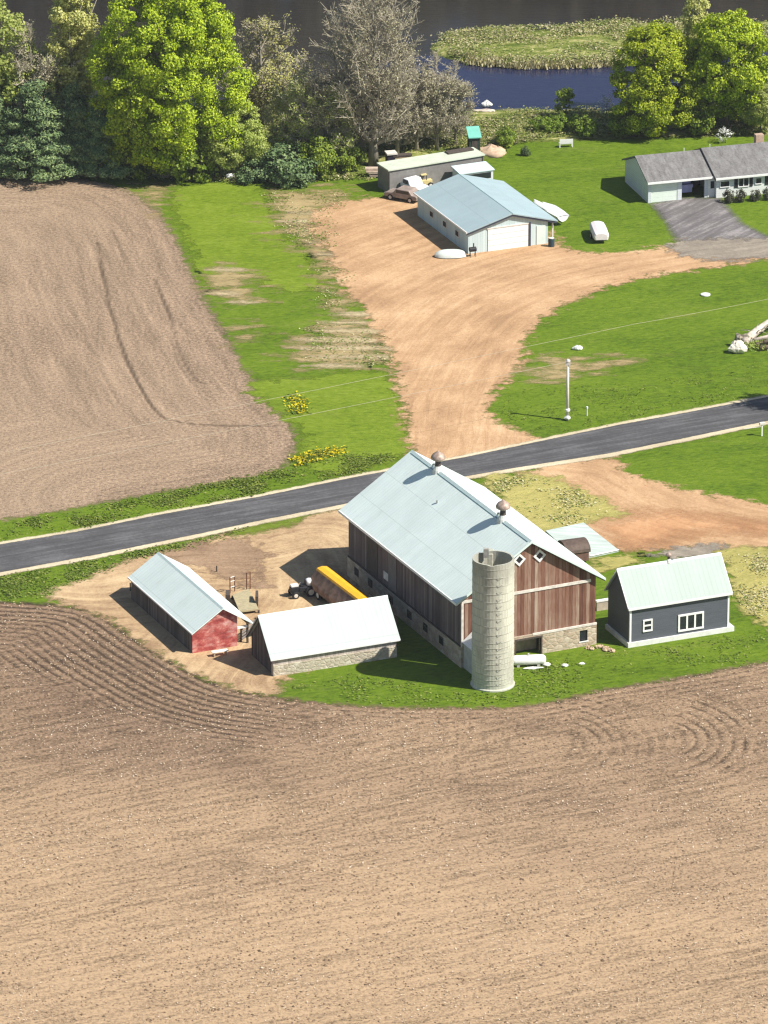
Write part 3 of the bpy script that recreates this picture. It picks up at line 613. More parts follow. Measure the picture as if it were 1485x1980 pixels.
# --- left wood
plant('maple', 328, 336, 362, 'huge bright yellow green maple, tallest leafy tree of the wood edge', 'tree', rz=.1, wide=1.02)
plant('poplar', 140, 314, 350, 'tall narrow yellowish poplar rising behind the dark spruces', 'tree', rz=.5)
T = 'trees of the wood along the river'
plant('olivetree', 8, 308, 300, 'light green leafy tree cut off by the picture edge, behind the spruces', 'tree', T, wide=.9)
plant('bare', 66, 322, 262, 'pale leafless tree between the edge tree and the poplar', 'tree', T, wide=.8)
plant('budtree', 92, 316, 230, 'grey green half-leafed tree just behind the largest spruce', 'tree', T, wide=1.0)
plant('olivetree', 60, 314, 205, 'low olive leafy tree rising over the largest spruce', 'tree', T, wide=1.25)
plant('conifer', 72, 335, 175, 'broad blue green spruce, the largest, on the field edge', 'tree', 'dark spruces on the field edge', wide=1.5)
plant('conifer', 200, 337, 150, 'dark spruce squeezed in between the largest spruce and the maple', 'tree', 'dark spruces on the field edge', wide=1.15)
plant('conifer', -8, 334, 150, 'dark spruce half cut off by the picture edge', 'tree', 'dark spruces on the field edge', wide=1.0)
plant('conifer', 145, 331, 165, 'narrow dark spruce tucked behind the broad one, below the poplar', 'tree', 'dark spruces on the field edge', wide=1.1)
plant('bush', 262, 340, 100, 'green leafy bush at the foot of the maple beside the dark spruce', 'bush', wide=.85)
plant('olivetree', 418, 343, 150, 'olive green small tree under the maple crown', 'tree', T, wide=1.25)
plant('olivetree', 468, 341, 145, 'yellow green small tree standing right of the maple before the dark evergreen', 'tree', T, wide=1.15)
plant('bush', 372, 345, 95, 'green bush in the shade below the maple', 'bush', wide=1.0)
plant('round', 507, 245, 208, 'rounded half-leafed tree standing alone by the river', 'tree', rz=1.0, wide=1.08)
plant('sapling', 494, 232, 96, 'small leafy green tree in front of the rounded tree', 'tree', wide=1.7)
plant('darkbush', 548, 344, 62, 'low dark evergreen bush below the thicket', 'bush', wide=1.35)
plant('darkbush', 500, 349, 42, 'small dark evergreen bush near the maple', 'bush', wide=1.3)
plant('bush', 618, 340, 84, 'yellow green bush in the middle of the thicket', 'bush', wide=.8)
plant('bush', 668, 333, 62, 'small green bush by the trunk of the big bare tree', 'bush', wide=.9)
# the thicket
plant('bigbare', 722, 324, 362, 'giant leafless grey tree towering over the thicket', 'tree', rz=2.2, wide=.95)
for u, v, h, k, wd, lab in (
    (548,318,150,'budtree',1.0,'greenish budding tree at the thicket end nearest the maple'),
    (580,326,190,'budtree',.85,'budding tree above the dark evergreen bush'),
    (622,322,205,'bare',1.0,'leafless grey tree above the yellow green bush'),
    (655,330,170,'budtree',.95,'budding tree directly beside the giant bare tree'),
    (690,316,190,'bare',.95,'leafless tree hiding behind the giant bare trunk'),
    (768,306,200,'bare',1.0,'leafless tree directly behind the dark box and timber stack'),
    (806,298,190,'bare',1.05,'leafless tree above the middle of the long grey shed'),
    (845,293,182,'bare',1.05,'leafless tree above the far end of the long grey shed'),
    (880,286,160,'bare',.95,'outermost leafless tree next to the blue backwater'),
    (600,290,170,'bare',.9,'leafless tree far back in the thicket near the rounded tree'),
    (735,285,150,'budtree',.9,'half hidden budding tree at the river side of the giant bare tree'),
    (826,276,130,'budtree',1.0,'half hidden budding tree on the river bank behind the leafless row')):
    plant(k, u, v, h, lab, 'tree', 'thin trees of the thicket', wide=wd)
# --- right trees
plant('maple2', 1262, 256, 208, 'full bright green maple on the river bank nearest the backwater', 'tree', rz=.4, wide=1.05)
plant('maple2', 1410, 252, 232, 'full bright green maple behind the ranch house', 'tree', rz=2.9, wide=.98)
plant('poplar', 1345, 226, 265, 'thin olive tree rising between the two maples', 'tree', wide=.75)
plant('bush', 1205, 262, 58, 'dark green bush under the maple nearest the backwater', 'bush', wide=.9)
plant('bush', 1340, 258, 66, 'green bush between the feet of the two maples', 'bush', wide=.9)
plant('olivetree', 1468, 262, 110, 'small olive tree at the picture edge behind the ranch house roof', 'tree', T, wide=1.0)
plant('sapling', 1092, 238, 68, 'young slim tree standing before the blue backwater', 'tree', wide=1.1)
plant('blossom', 1172, 228, 52, 'white blossoming shrub beside the maple at the backwater', 'shrub')
plant('blossom', 1402, 276, 34, 'white flowering bush behind the ranch house roof', 'shrub', wide=1.6)
plant('bush', 976, 288, 46, 'dark round bush near the teal topped hut', 'bush', wide=.75)
plant('bush', 1050, 258, 36, 'low bush on the bank left of the slim young tree', 'bush', wide=.9)
plant('bush', 1128, 262, 44, 'low bush on the bank right of the slim young tree', 'bush', wide=1.0)
plant('bush', 1082, 256, 40, 'low bush at the foot of the slim young tree', 'bush', wide=.8)
plant('darkbush', 1017, 301, 18, 'tiny dark shrub alone on the lawn edge', 'shrub', wide=.6)
plant('boxwood', 1409, 392, 25, 'clipped round shrub nearest the garage door of the ranch house', 'shrub', wide=.66)
plant('boxwood', 1432, 390, 23, 'clipped round shrub under the shuttered house window', 'shrub', wide=.68)
plant('boxwood', 1461, 388, 20, 'clipped flat shrub between house windows', 'shrub', wide=.85)
plant('boxwood', 1484, 386, 22, 'clipped shrub cut by the picture edge', 'shrub', wide=.7)
# shade on the road comes from trees just outside the picture
plant('bare', 1640, 800, 235, 'leafless roadside tree outside the picture whose shadow crosses the road', 'tree', wide=1.0)

# --- reeds, weeds and flowers: nobody could count them
def tufts(name, px, n, h, mats, pm, label, seed, blades=5, spread=.35, zf=.1, lean=.3, wdt=.1, clump=None, flat=False):
    rg = np.random.default_rng(seed); P = np.array([G2(*p) for p in px]); lo, hi = P.min(0), P.max(0); V = np.zeros((0,2))
    while len(V) < n:
        q = rg.uniform(lo, hi, (n*3,2)); k = inside(q, P)
        if clump: k &= rg.random(len(q)) < np.clip(vnoise(q, clump, seed)*2.2-.6, .04, 1)
        V = np.vstack([V, q[k]])
    V = V[:n]; c = np.repeat(V, blades, 0); m = len(c); hh = np.repeat(h*rg.uniform(.5,1.4,n)*(.6+.8*vnoise(V, 2.5, seed+1)), blades)*rg.uniform(.7,1.2,m)
    if flat:
        p = np.column_stack([c+rg.normal(0,spread,(m,2)), zf+hh*rg.uniform(.1,.9,m)]); o = np.column_stack([rg.normal(0,.45,(m,2)), np.ones(m)])
        v, f = leaves(p, wdt*2.4, o, rg, aspect=.7, up=1.0); ob = npmesh(name, v, f, mats, mi=np.repeat(rg.choice(len(mats), n, p=pm), blades)); return tag(ob, label, kind='stuff')
    b = np.column_stack([c+rg.normal(0,spread,(m,2)), np.full(m, zf)]); d = rg.normal(0,lean,(m,2))*hh[:,None]; t = b+np.column_stack([d, hh]); a = rg.uniform(0,6.28,m)
    wv = np.column_stack([np.cos(a), np.sin(a), np.zeros(m)])*(wdt*rg.uniform(.6,1.5,m))[:,None]
    v = np.stack([b-wv, b+wv, t+wv*.5, t-wv*.5], 1).reshape(-1,3); mi = np.repeat(rg.choice(len(mats), n, p=pm), blades)
    o = npmesh(name, v, np.arange(4*m).reshape(m,4), mats, mi=mi); return tag(o, label, kind='stuff')
m_rg = leafm('reed_green', [(.3,(.12,.17,.03)),(.6,(.22,.27,.055)),(.8,(.32,.35,.09))], .25)
m_rt = leafm('reed_tan', [(.3,(.38,.34,.16)),(.6,(.52,.47,.25)),(.8,(.62,.57,.35))], .25)
m_yel = leafm('yellow_petals', [(.3,(.6,.48,.01)),(.6,(.72,.6,.015)),(.8,(.8,.7,.03))], .25)
m_wg = leafm('weed_green', [(.3,(.09,.15,.012)),(.6,(.14,.2,.018)),(.8,(.2,.26,.035))], .25)
tufts('marsh_grass', ISL, 11000, .4, [m_rg, m_rt], [.55,.45], 'green and tan reeds covering the river island', 101, zf=.35, clump=3.0, wdt=.1, flat=True)
tufts('marsh_rim_grass', [(905,118),(1000,125),(1090,126),(1180,123),(1180,130),(1090,133),(1000,133),(905,126)], 700, .5, [m_rt, m_rg], [.85,.15], 'pale dry reeds along the island shore', 103, zf=.1)
tufts('bank_weeds', [(905,216),(1000,214),(1180,215),(1485,210),(1485,262),(1180,266),(1060,268),(980,284),(930,300),(760,300),(600,320),(480,330),(430,300),(430,222),(760,220)], 9000, .5, [m_rg, m_rt], [.7,.3], 'tall weeds on the near river bank', 105, zf=.25, clump=3.2, wdt=.095, flat=True)
tufts('field_edge_weeds', [(0,337),(300,336),(520,345),(720,338),(720,346),(560,352),(420,352),(330,350),(300,346),(0,342)], 900, .45, [m_rg, m_rt], [.7,.3], 'rough weeds along the foot of the wood', 107, zf=0, flat=True)
tufts('yellow_flowers', [(556,772),(572,762),(590,776),(588,800),(566,803)], 130, .24, [m_yel, m_wg], [.45,.55], 'yellow flowering weeds in a clump at the far field corner', 109, blades=4, zf=0, wdt=.11, lean=.6, flat=True)
tufts('yellow_flowers', [(568,888),(600,876),(640,866),(662,868),(655,884),(610,894),(575,903)], 190, .24, [m_yel, m_wg], [.45,.55], 'yellow flowering weeds in a strip near the road', 111, blades=4, zf=0, wdt=.11, lean=.6, flat=True)
tufts('verge_weeds', [(0,1018),(150,988),(300,960),(560,905),(690,880),(770,880),(690,915),(500,955),(300,990),(150,1022),(0,1046)], 1300, .14, [m_wg, m_rg], [.7,.3], 'uneven grass on the verge between far field and road', 113, blades=4, zf=0, clump=2.5, flat=True)
tufts('verge_weeds', [(0,1118),(190,1084),(400,1042),(470,1020),(470,1026),(400,1050),(260,1080),(180,1110),(90,1150),(0,1160)], 800, .14, [m_wg, m_rg], [.7,.3], 'uneven grass on the verge beside the barnyard', 115, blades=4, zf=0, clump=2.5, flat=True)
tufts('lawn_weeds', [(960,800),(1010,750),(1240,740),(1485,700),(1485,760),(1300,798),(1060,842),(1010,830)], 350, .08, [m_wg, m_rg], [.8,.2], 'longer tufts in the lawn above the road', 117, blades=4, zf=0, clump=3, wdt=.08, flat=True)
tufts('lawn_weeds', [(560,1330),(700,1300),(900,1340),(1000,1345),(1000,1290),(1160,1262),(1240,1262),(1420,1225),(1485,1210),(1485,1270),(1360,1298),(1155,1330),(1000,1362),(780,1362),(640,1352)], 500, .1, [m_wg, m_rg], [.7,.3], 'longer tufts in the lawn around the silo', 119, blades=4, zf=0, clump=2.6, flat=True)
tufts('straw_weeds', [(505,372),(690,372),(640,420),(660,500),(760,690),(740,712),(540,690),(620,600),(590,500),(530,450)], 700, .14, [m_wg, m_rt], [.75,.25], 'scattered dead and green tufts beside the dirt drive', 121, blades=4, zf=0, clump=3, wdt=.08, flat=True)
tufts('dry_grass_tufts', [(945,930),(1000,922),(1075,930),(1120,948),(1205,996),(1150,1003),(1100,1020),(1000,985)], 350, .2, [m_rt, m_rg], [.6,.4], 'yellowed tufts beside the barn roof', 123, blades=4, zf=0, clump=2.5, flat=True)
tufts('dry_grass_tufts', [(1405,1068),(1485,1068),(1485,1205),(1440,1175),(1420,1130)], 300, .22, [m_rt, m_rg], [.8,.2], 'yellowed tufts behind the dark cottage', 125, blades=4, zf=0, clump=2.5, flat=True)
# loose straw lying on the ploughed soil
def litter(name, px, n, seed, label, size=.2):
    rg = np.random.default_rng(seed); P = np.array([G2(*p) for p in px]); lo, hi = P.min(0), P.max(0); V = np.zeros((0,2)); M_ = np.array([[.89,.45],[-.45,.89]])
    while len(V) < n:
        q = rg.uniform(lo, hi, (n*2,2)); k = inside(q, P) & (rg.random(len(q)) < np.clip(1.9*vnoise((q@M_.T)*np.array([.22,1.2]), 2.4, seed)*(.3+vnoise(q, 11, seed+2))-.35, .05, 1)); V = np.vstack([V, q[k]])
    V = V[:n]; p = np.column_stack([V, rg.uniform(.05,.1,n)]); out = np.column_stack([rg.normal(0,.35,(n,2)), np.ones(n)])
    v, f = leaves(p, size, out, rg, aspect=.45, up=1.2); return tag(npmesh(name, v, f, m_litter), label, kind='stuff')
m_litter = leafm('straw_litter', [(.3,(.38,.28,.19)),(.6,(.48,.37,.27)),(.8,(.6,.5,.4))], 0)
litter('straw_litter', YARD[1:-1]+[(1485,1980),(0,1980)], 7500, 131, 'bits of pale straw strewn over the ploughed field')
def clods(name, n, seed, label):
    """lumps of turned soil on the near field"""
    rg = np.random.default_rng(seed); P = np.array([G2(*p) for p in YARD[1:-1]+[(1485,1980),(0,1980)]]); lo, hi = P.min(0), P.max(0); V = np.zeros((0,2))
    while len(V) < n: q = rg.uniform(lo, hi, (n*2,2)); V = np.vstack([V, q[inside(q, P) & (rg.random(len(q)) < .35+vnoise(q, 4, seed))]])
    V = V[:n]; sz = rg.lognormal(-2.25, .24, n); ang = rg.uniform(0, 6.28, n); ca, sa = np.cos(ang), np.sin(ang); base = np.array([(1.3,0,0),(0,.9,0),(-1.3,0,0),(0,-.9,0),(0,0,.75)]); v = np.zeros((n,5,3))
    for k, (x, y, z) in enumerate(base): v[:,k,0] = V[:,0]+sz*(x*ca-y*sa); v[:,k,1] = V[:,1]+sz*(x*sa+y*ca); v[:,k,2] = .01+sz*z
    f = np.array([(0,1,4),(1,2,4),(2,3,4),(3,0,4)])[None]+(np.arange(n)*5)[:,None,None]
    return tag(npmesh(name, v.reshape(-1,3), f.reshape(-1,3), leafm('soil_lumps', [(.25,(.12,.082,.054)),(.55,(.22,.15,.09)),(.85,(.36,.26,.165))], 0, .95)), label, kind='stuff')
clods('soil_clods', 11000, 151, 'clods of turned soil on the ploughed field')
# far wood across the river, seen only mirrored in the water
rg = np.random.default_rng(141); n = 900; cx = rg.uniform(-190,190,n); yb0 = G(742,-75).y
hh = np.where(cx < 2, 17, 9.5)+rg.normal(0,1.5,n); P3 = []
for x, h in zip(cx, hh):
    k = 34; P3.append(np.column_stack([x+rg.normal(0,1.7,k), yb0+rg.uniform(2,9)+rg.normal(0,1.2,k), rg.uniform(.2,1,k)*max(h,2)]))
P3 = np.vstack(P3); o3 = rg.normal(0,1,P3.shape); o3 /= np.linalg.norm(o3,axis=1)[:,None]; v3, f3 = leaves(P3, 1.5, o3, rg)
tag(npmesh('far_wood', v3, f3, m_bud), 'dark wood on the far river bank', kind='stuff')

# ------------------------------------------------------------------ buildings
FIT = {'barn':(7.76,-24.43,114.67,25.05,14.62,6.35,11.07),'red':(-17.32,-27.25,114.41,14.96,5.94,2.05,3.99),'mid':(-5.40,-35.32,22.77,12.35,6.00,1.70,4.77),
 'dark':(25.35,-29.29,22.66,10.13,5.17,3.73,6.65),'pole':(10.64,82.72,112.48,14.31,10.32,2.52,3.96),'gar':(30.27,95.98,16.81,7.38,8.61,2.45,4.16)}
class Bld:
    def __init__(s, key, name, label, cat):
        s.x, s.y, th, s.L, s.W, s.e, s.r = FIT[key]; s.th = R(th); s.root = thing(name, label, cat, (s.x, s.y, 0), s.th); s.sl = (s.r-s.e)/(s.W/2)
    def zr(s, y, t=0.0): return s.r-abs(y)*s.sl-t              # roof height above local y
    def loc(s, u, v, axis, val):
        """local point where the ray to a photo pixel meets the plane local[axis] = val (measuring a wall's features)"""
        o = Vector((0, CY, CH)); d = G(u, v)-o; c, q = math.cos(-s.th), math.sin(-s.th)
        rot = lambda p: Vector((p.x*c-p.y*q, p.x*q+p.y*c, p.z)); o = rot(o-Vector((s.x, s.y, 0))); d = rot(d); return o+d*((val-o[axis])/d[axis])
    def roof(s, mat, t=.14, name='roof', x0=None, x1=None):
        w, e, r = s.W/2, s.e, s.r; x0 = -s.L/2 if x0 is None else x0; x1 = s.L/2 if x1 is None else x1
        m = MB(); k = [(w,e),(0,r),(-w,e),(-w,e-t),(0,r-t),(w,e-t)]
        a = m.add([(x0,y,z) for y,z in k]+[(x1,y,z) for y,z in k], [(0,1,4,5),(1,2,3,4),(11,10,7,6),(10,9,8,7)]+[(i,6+i,6+(i+1)%6,(i+1)%6) for i in range(6)])
        return m.build(name, mat, s.root)
    def shell(s, mat, x0, x1, y0, y1, z0=0.0, t=.15, name='wall'):
        m = MB(); prof = [(y1,z0),(y1,s.zr(y1,t)),(0,s.zr(0,t)),(y0,s.zr(y0,t)),(y0,z0)] if y0 < 0 < y1 else [(y1,z0),(y1,s.zr(y1,t)),(y0,s.zr(y0,t)),(y0,z0)]
        return m.prism(prof, x0, x1).build(name, mat, s.root)
    def ridge_cap(s, mat, w=.22, h=.05):
        m = MB(); z = s.r; k = [(w,z-w*s.sl+.004),(0,z+h),(-w,z-w*s.sl+.004),(-w,z-w*s.sl-.03),(w,z-w*s.sl-.03)]
        return m.prism(k, -s.L/2-.01, s.L/2+.01).build('ridge_cap', mat, s.root)
    def rake(s, mat, x, h=.2, d=.05, name='rake_board'):
        """boards under the roof edge of one gable end"""
        w = s.W/2; m = MB()
        m.prism([(w,s.e-.005),(0,s.r-.005),(-w,s.e-.005),(-w,s.e-h),(0,s.r-h),(w,s.e-h)], x, x+d); return m.build(name, mat, s.root)
WHITE = plain('white_paint', (.76,.76,.74), .5, .07, 2)
TRIM = plain('weathered_white_trim', (.62,.58,.52), .7, .2, 2.5)
GLASS = plain('dark_window_glass', (.018,.022,.028), .08, .2, 1, spec=.6)
BLACK = plain('black_paint', (.02,.02,.023), .6, .2, 2)
RUST = plain('rusty_steel', (.17,.085,.05), .85, .4, 2.2, bump=.3)
STEEL = plain('galvanised_steel', (.42,.43,.43), .45, .15, 2, metal=.4)
CONC = plain('pale_concrete', (.47,.46,.41), .9, .16, 1.6, bump=.3)
CONCW = plain('whitewashed_concrete', (.66,.67,.62), .85, .12, 1.6, bump=.3)
DWOOD = plain('dark_old_wood', (.075,.06,.05), .9, .3, 3, bump=.4, stretch=(3,3,.4))
TWOOD = plain('tan_timber', (.4,.31,.2), .85, .25, 3, bump=.3)
m_roof = metal_roof('teal_metal_roof', (.72,.815,.765)); m_roofp = metal_roof('blue_grey_metal_roof', (.33,.43,.455), .3); m_roofw = metal_roof('pale_metal_roof', (.42,.485,.46)); m_roofc = metal_roof('cottage_metal_roof', (.34,.41,.37))
m_cap = plain('roof_ridge_metal', (.6,.7,.67), .5, .06, 2); m_capd = plain('dark_ridge_metal', (.22,.32,.32), .6, .1, 2)  # m_capd: darker metal for the ridge lines
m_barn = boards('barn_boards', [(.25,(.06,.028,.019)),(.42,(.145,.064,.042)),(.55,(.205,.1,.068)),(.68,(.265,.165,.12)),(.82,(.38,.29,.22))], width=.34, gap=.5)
m_stone = stone('field_stone', [(.1,(.33,.24,.16)),(.35,(.46,.37,.26)),(.6,(.36,.24,.16)),(.85,(.56,.48,.36))])

# --- the barn
b = Bld('barn', 'barn', 'big weathered red brown barn with a pale metal roof and stone base', 'barn'); lx = b.L/2-.5; wy = b.W/2-.75; ST = 1.95
b.roof(m_roof, .16); b.ridge_cap(m_cap, .2, .05); MB().box(-b.L/2+.3, b.L/2-.3, .2, .27, b.zr(.2)-.1, b.zr(.2)+.012).build('ridge_seam', m_capd, b.root)
b.shell(boards('shade_grey_barn_boards', [(.25,(.06,.045,.044)),(.5,(.125,.095,.09)),(.65,(.16,.125,.118)),(.82,(.24,.2,.185))], width=.34, gap=.35), -lx+.05, lx, -wy, wy, ST); b.shell(m_barn, -lx, -lx+.05, -wy, wy, ST, name='gable_wall')  # body boards greyed and darkened to carry the wall's shade; gable stays red
m = MB()
p0 = b.loc(998,1240,0,-lx-.1); p1 = b.loc(1046,1262,0,-lx-.1); dy0, dy1 = sorted((p0.y, p1.y)); dz1 = 1.62
q0 = b.loc(1121,1220,0,-lx-.1); q1 = b.loc(1136,1238,0,-lx-.1); wy0, wy1 = sorted((q0.y, q1.y)); wz0, wz1 = q1.z, min(1.7, q0.z)
X0, X1 = -lx-.1, -lx+.35                                        # the gable's stone wall, with its doorway and window open
for y0, y1, z0, z1 in ((-wy-.1,wy0,0,ST),(wy0,wy1,0,wz0),(wy0,wy1,wz1,ST),(wy1,dy0,0,ST),(dy0,dy1,dz1,ST),(dy1,wy+.1,0,ST)): m.box(X0,X1,y0,y1,z0,z1)
m.box(X1, lx+.1, wy-.35, wy+.1, 0, ST); m.box(X1, lx+.1, -wy-.1, -wy+.35, 0, ST); m.box(lx-.35, lx+.1, -wy+.35, wy-.35, 0, ST)
m.build('stone_base', m_stone, b.root)
MB().box(X1+.9, X1+1.0, dy0-.2, dy1+.2, .02, ST-.05).build('door_recess', plain('pale_inner_wall', (.36,.28,.2), .9, .3, 2), b.root)
MB().box(X0-.04, X0+.3, dy0-.12, dy0, 0, dz1).box(X0-.04, X0+.3, dy1, dy1+.12, 0, dz1).box(X0-.05, X0+.3, dy0-.12, dy1+.12, dz1, dz1+.16).build('door_frame', DWOOD, b.root)
f = MB().box(X0-.05, X0+.12, wy0-.08, wy1+.08, wz0-.1, wz0).build('base_window', WHITE, b.root)
MB().box(X0+.12, X0+.16, wy0, wy1, wz0, wz1).build('pane', GLASS, f)
# white trim: belt at eave height, corner board, sill over the stone
tz = 6.05
MB().box(-lx-.07, -lx+.02, -wy+.5, wy+.02, tz, tz+.26).build('belt_trim', TRIM, b.root)
MB().box(-lx-.08, -lx+.02, wy-.16, wy+.05, ST, tz).build('corner_board', TRIM, b.root)
MB().box(-lx-.14, -lx+.02, -wy-.1, -wy+6.2, ST-.05, ST+.13).build('sill_trim', TRIM, b.root)
MB().box(-lx-.12, -lx+.02, -wy+6.2, wy, ST-.02, ST+.08).build('sill_board', plain('tan_sill', (.42,.34,.26), .8, .2, 2), b.root)
MB().box(-lx+.1, lx, wy-.02, wy+.12, ST-.04, ST+.08).build('side_sill', DWOOD, b.root)
b.rake(DWOOD, -b.L/2+.12, .34, .06)
b.rake(m_cap, -b.L/2-.03, .22, .05, 'roof_edge'); MB().box(-b.L/2, b.L/2, b.W/2-.03, b.W/2+.05, b.e-.2, b.e+.03).build('eave_edge', WHITE, b.root)
for u, v in ((1003.7,1082),(1043,1074)):                         # the two diamond windows
    c = b.loc(u, v, 0, -lx); h = .62; m = MB()
    d = [(c.y+h*cx_, c.z+h*cz_) for cx_, cz_ in ((1,0),(0,1),(-1,0),(0,-1))]; di = [(c.y+(h-.26)*cx_, c.z+(h-.26)*cz_) for cx_, cz_ in ((1,0),(0,1),(-1,0),(0,-1))]
    for i in range(4):
        j = (i+1) % 4; pr = [d[i], d[j], di[j], di[i]]; m.prism(pr, -lx-.09, -lx+.01)
    f = m.build('diamond_window', WHITE, b.root); MB().prism(di, -lx-.03, -lx+.01).build('pane', GLASS, f)
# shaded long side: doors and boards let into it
for x0, x1, z0, z1, mt, nm in ((5.6,8.0,ST+.1,5.6,DWOOD,'side_door'),(1.6,3.3,ST+.1,5.4,plain('grey_boards', (.17,.15,.14), .9, .25, 3, stretch=(3,3,.4)),'side_door'),(3.3,4.3,2.6,3.3,TRIM,'pale_panel')):  # last entry: a small pale rectangle on the boards
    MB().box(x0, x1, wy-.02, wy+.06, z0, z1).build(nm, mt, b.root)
for i, x in enumerate((-8.5,-5.2,-1.8,2.2,6.6,9.6)):
    f = MB().box(x, x+.9, wy+.06, wy+.13, .75, 1.5).build('stable_window', DWOOD, b.root); MB().box(x+.1, x+.8, wy+.1, wy+.14, .83, 1.42).build('pane', GLASS, f)
def ventilator(parent, x, z, k=1.0):
    """mushroom roof ventilator: pale flashing, dark neck, domed rusty cap"""
    v = MB().lathe([(.62*k,-.45*k),(.5*k,.05*k),(.32*k,.42*k)], 14).build('ventilator', CONCW, parent, loc=(x,0,z))
    MB().lathe([(.3*k,.4*k),(.26*k,1.0*k)], 12).build('neck', DWOOD, v)
    MB().lathe([(.34*k,.95*k),(.66*k,1.1*k),(.7*k,1.3*k),(.5*k,1.62*k),(.22*k,1.78*k),(.05*k,1.95*k)], 16).build('cap', plain('rusty_pale_cap', (.36,.27,.22), .55, .45, 2.4, metal=.2), v, smooth=True)
    MB().box(.2*k,.95*k,-.04,.04,.2*k,.27*k).box(.87*k,.95*k,-.16,.16,.12*k,.34*k).build('bracket', STEEL, v); return v
for t in (.224, .765): ventilator(b.root, b.L/2-b.L*t, b.r, .95)
MB().lathe([(.09,0),(.09,.3)], 8).build('vent_pipe', STEEL, b.root, loc=(2.6,2.1,b.zr(2.1)-.05))

# --- the silo
SX, SY, _ = G(952.5, 1322.5); SH = 11.85; SR = 1.83
s_ = NT('silo_staves'); v = s_.coord(); sep = s_.n('ShaderNodeSeparateXYZ'); s_.l(v, sep.inputs[0])
rag = s_.noise(.8, 5, .65, s_.coord((1,1,.25))); f0 = s_.noise(3.0, 5, .65, s_.coord((1,1,.5))); zf = s_.grey(sep.outputs[2], 0, SH)
br = s_.n('ShaderNodeTexBrick'); br.inputs['Scale'].default_value = 1; br.inputs['Brick Width'].default_value = .3; br.inputs['Row Height'].default_value = .76; br.inputs['Mortar Size'].default_value = .025
br.inputs['Color1'].default_value = (.47,.47,.385,1); br.inputs['Color2'].default_value = (.56,.56,.46,1); br.inputs['Mortar'].default_value = (.42,.42,.345,1)
ang = s_.math('MULTIPLY', s_.math('ARCTAN2', sep.outputs[1], sep.outputs[0]), SR); cv = s_.n('ShaderNodeCombineXYZ'); s_.l(ang, cv.inputs[0]); s_.l(sep.outputs[2], cv.inputs[1]); s_.l(cv.outputs[0], br.inputs['Vector'])
c = s_.mix(s_.grey(rag, .5, .72), br.outputs['Color'], (.34,.33,.27)); c = s_.mix(s_.math('MULTIPLY', s_.grey(f0, .5, .7), .5), c, (.56,.56,.45)); c = s_.mix(s_.math('MULTIPLY', s_.grey(s_.math('ADD', zf, s_.math('MULTIPLY', s_.math('SUBTRACT', rag, .5), .3)), .8, .93), .55), c, (.27,.26,.22)); s_.color(c); s_.set(.9, .15); s_.bump(f0, .5, .05)
t = thing('silo', 'tall round concrete stave silo with an open top beside the barn', 'silo', (SX, SY, 0))
m = MB(); n = 40; pr = [(SR+.12,0),(SR+.12,.12),(SR,.2),(SR,SH),(SR-.16,SH),(SR-.16,.3)]
for r_, z_ in pr:
    for j in range(n):
        th = 2*math.pi*j/n; zz = z_ if z_ < SH-1 else z_-.08*(1 if math.sin(3*th+1)+.6*math.sin(7*th) > 1.1 else 0); m.v.append((r_*math.cos(th), r_*math.sin(th), zz))
for i in range(len(pr)-1):
    for j in range(n): m.f.append((i*n+j, i*n+(j+1)%n, (i+1)*n+(j+1)%n, (i+1)*n+j))
m.f.append(tuple(5*n+j for j in range(n))); m.build('body', s_.m, t)
m_hoop = plain('rusted_hoop', (.4,.39,.32), .7, .3, 3)
z = .55
while z < SH-.3:
    m = MB(); k0 = 0
    for rr, zz in ((SR+.003,z-.022),(SR+.022,z-.018),(SR+.022,z+.018),(SR+.003,z+.022)):
        for j in range(n): m.v.append((rr*math.cos(2*math.pi*j/n), rr*math.sin(2*math.pi*j/n), zz))
    m.f = [(i*n+j, i*n+(j+1)%n, (i+1)*n+(j+1)%n, (i+1)*n+j) for i in range(3) for j in range(n)]; m.build('hoop', m_hoop, t); z += .5 if z < 4.2 else .76
a = R(97); ch = MB(); cx_, cy_ = (SR+.3)*math.cos(a), (SR+.3)*math.sin(a)
ch.lathe([(.55,.3),(.55,SH-.3),(.3,SH-.05)], 10, (cx_, cy_, 0)); ch.build('chute', m_hoop, t)  # unseen chute, turned and widened to close the sunlit gap towards the barn
MB().box(-.85,-.4,.9,1.3,SH-.35,SH+.45).build('filler_box', plain('old_galvanised_box', (.28,.27,.24), .7, .3, 3), t)
a0 = R(-72)
for k in range(16): zz = .8+k*.66; MB().tube([((SR+.05)*math.cos(a0-.13), (SR+.05)*math.sin(a0-.13), zz), ((SR+.16)*math.cos(a0), (SR+.16)*math.sin(a0), zz), ((SR+.05)*math.cos(a0+.13), (SR+.05)*math.sin(a0+.13), zz)], .02, 4).build('rung', m_hoop, t)
# --- feed room between barn and silo
fr_ = thing('feed_room', 'tiny shed with a bright white roof squeezed between barn corner and silo', 'shed', (b.x, b.y, 0), b.th)
y1 = b.loc(891,1268,0,-lx-.1).y; k = y1-.15
MB().box(-lx-2.6, -lx-.14, k-2.2, k-.1, 0, 2.45).build('wall', CONC, fr_)
MB().prism([(k+.1,2.47),(k-1.15,3.5),(k-2.4,2.47)], -lx-2.75, -lx-.16).build('roof', WHITE, fr_)

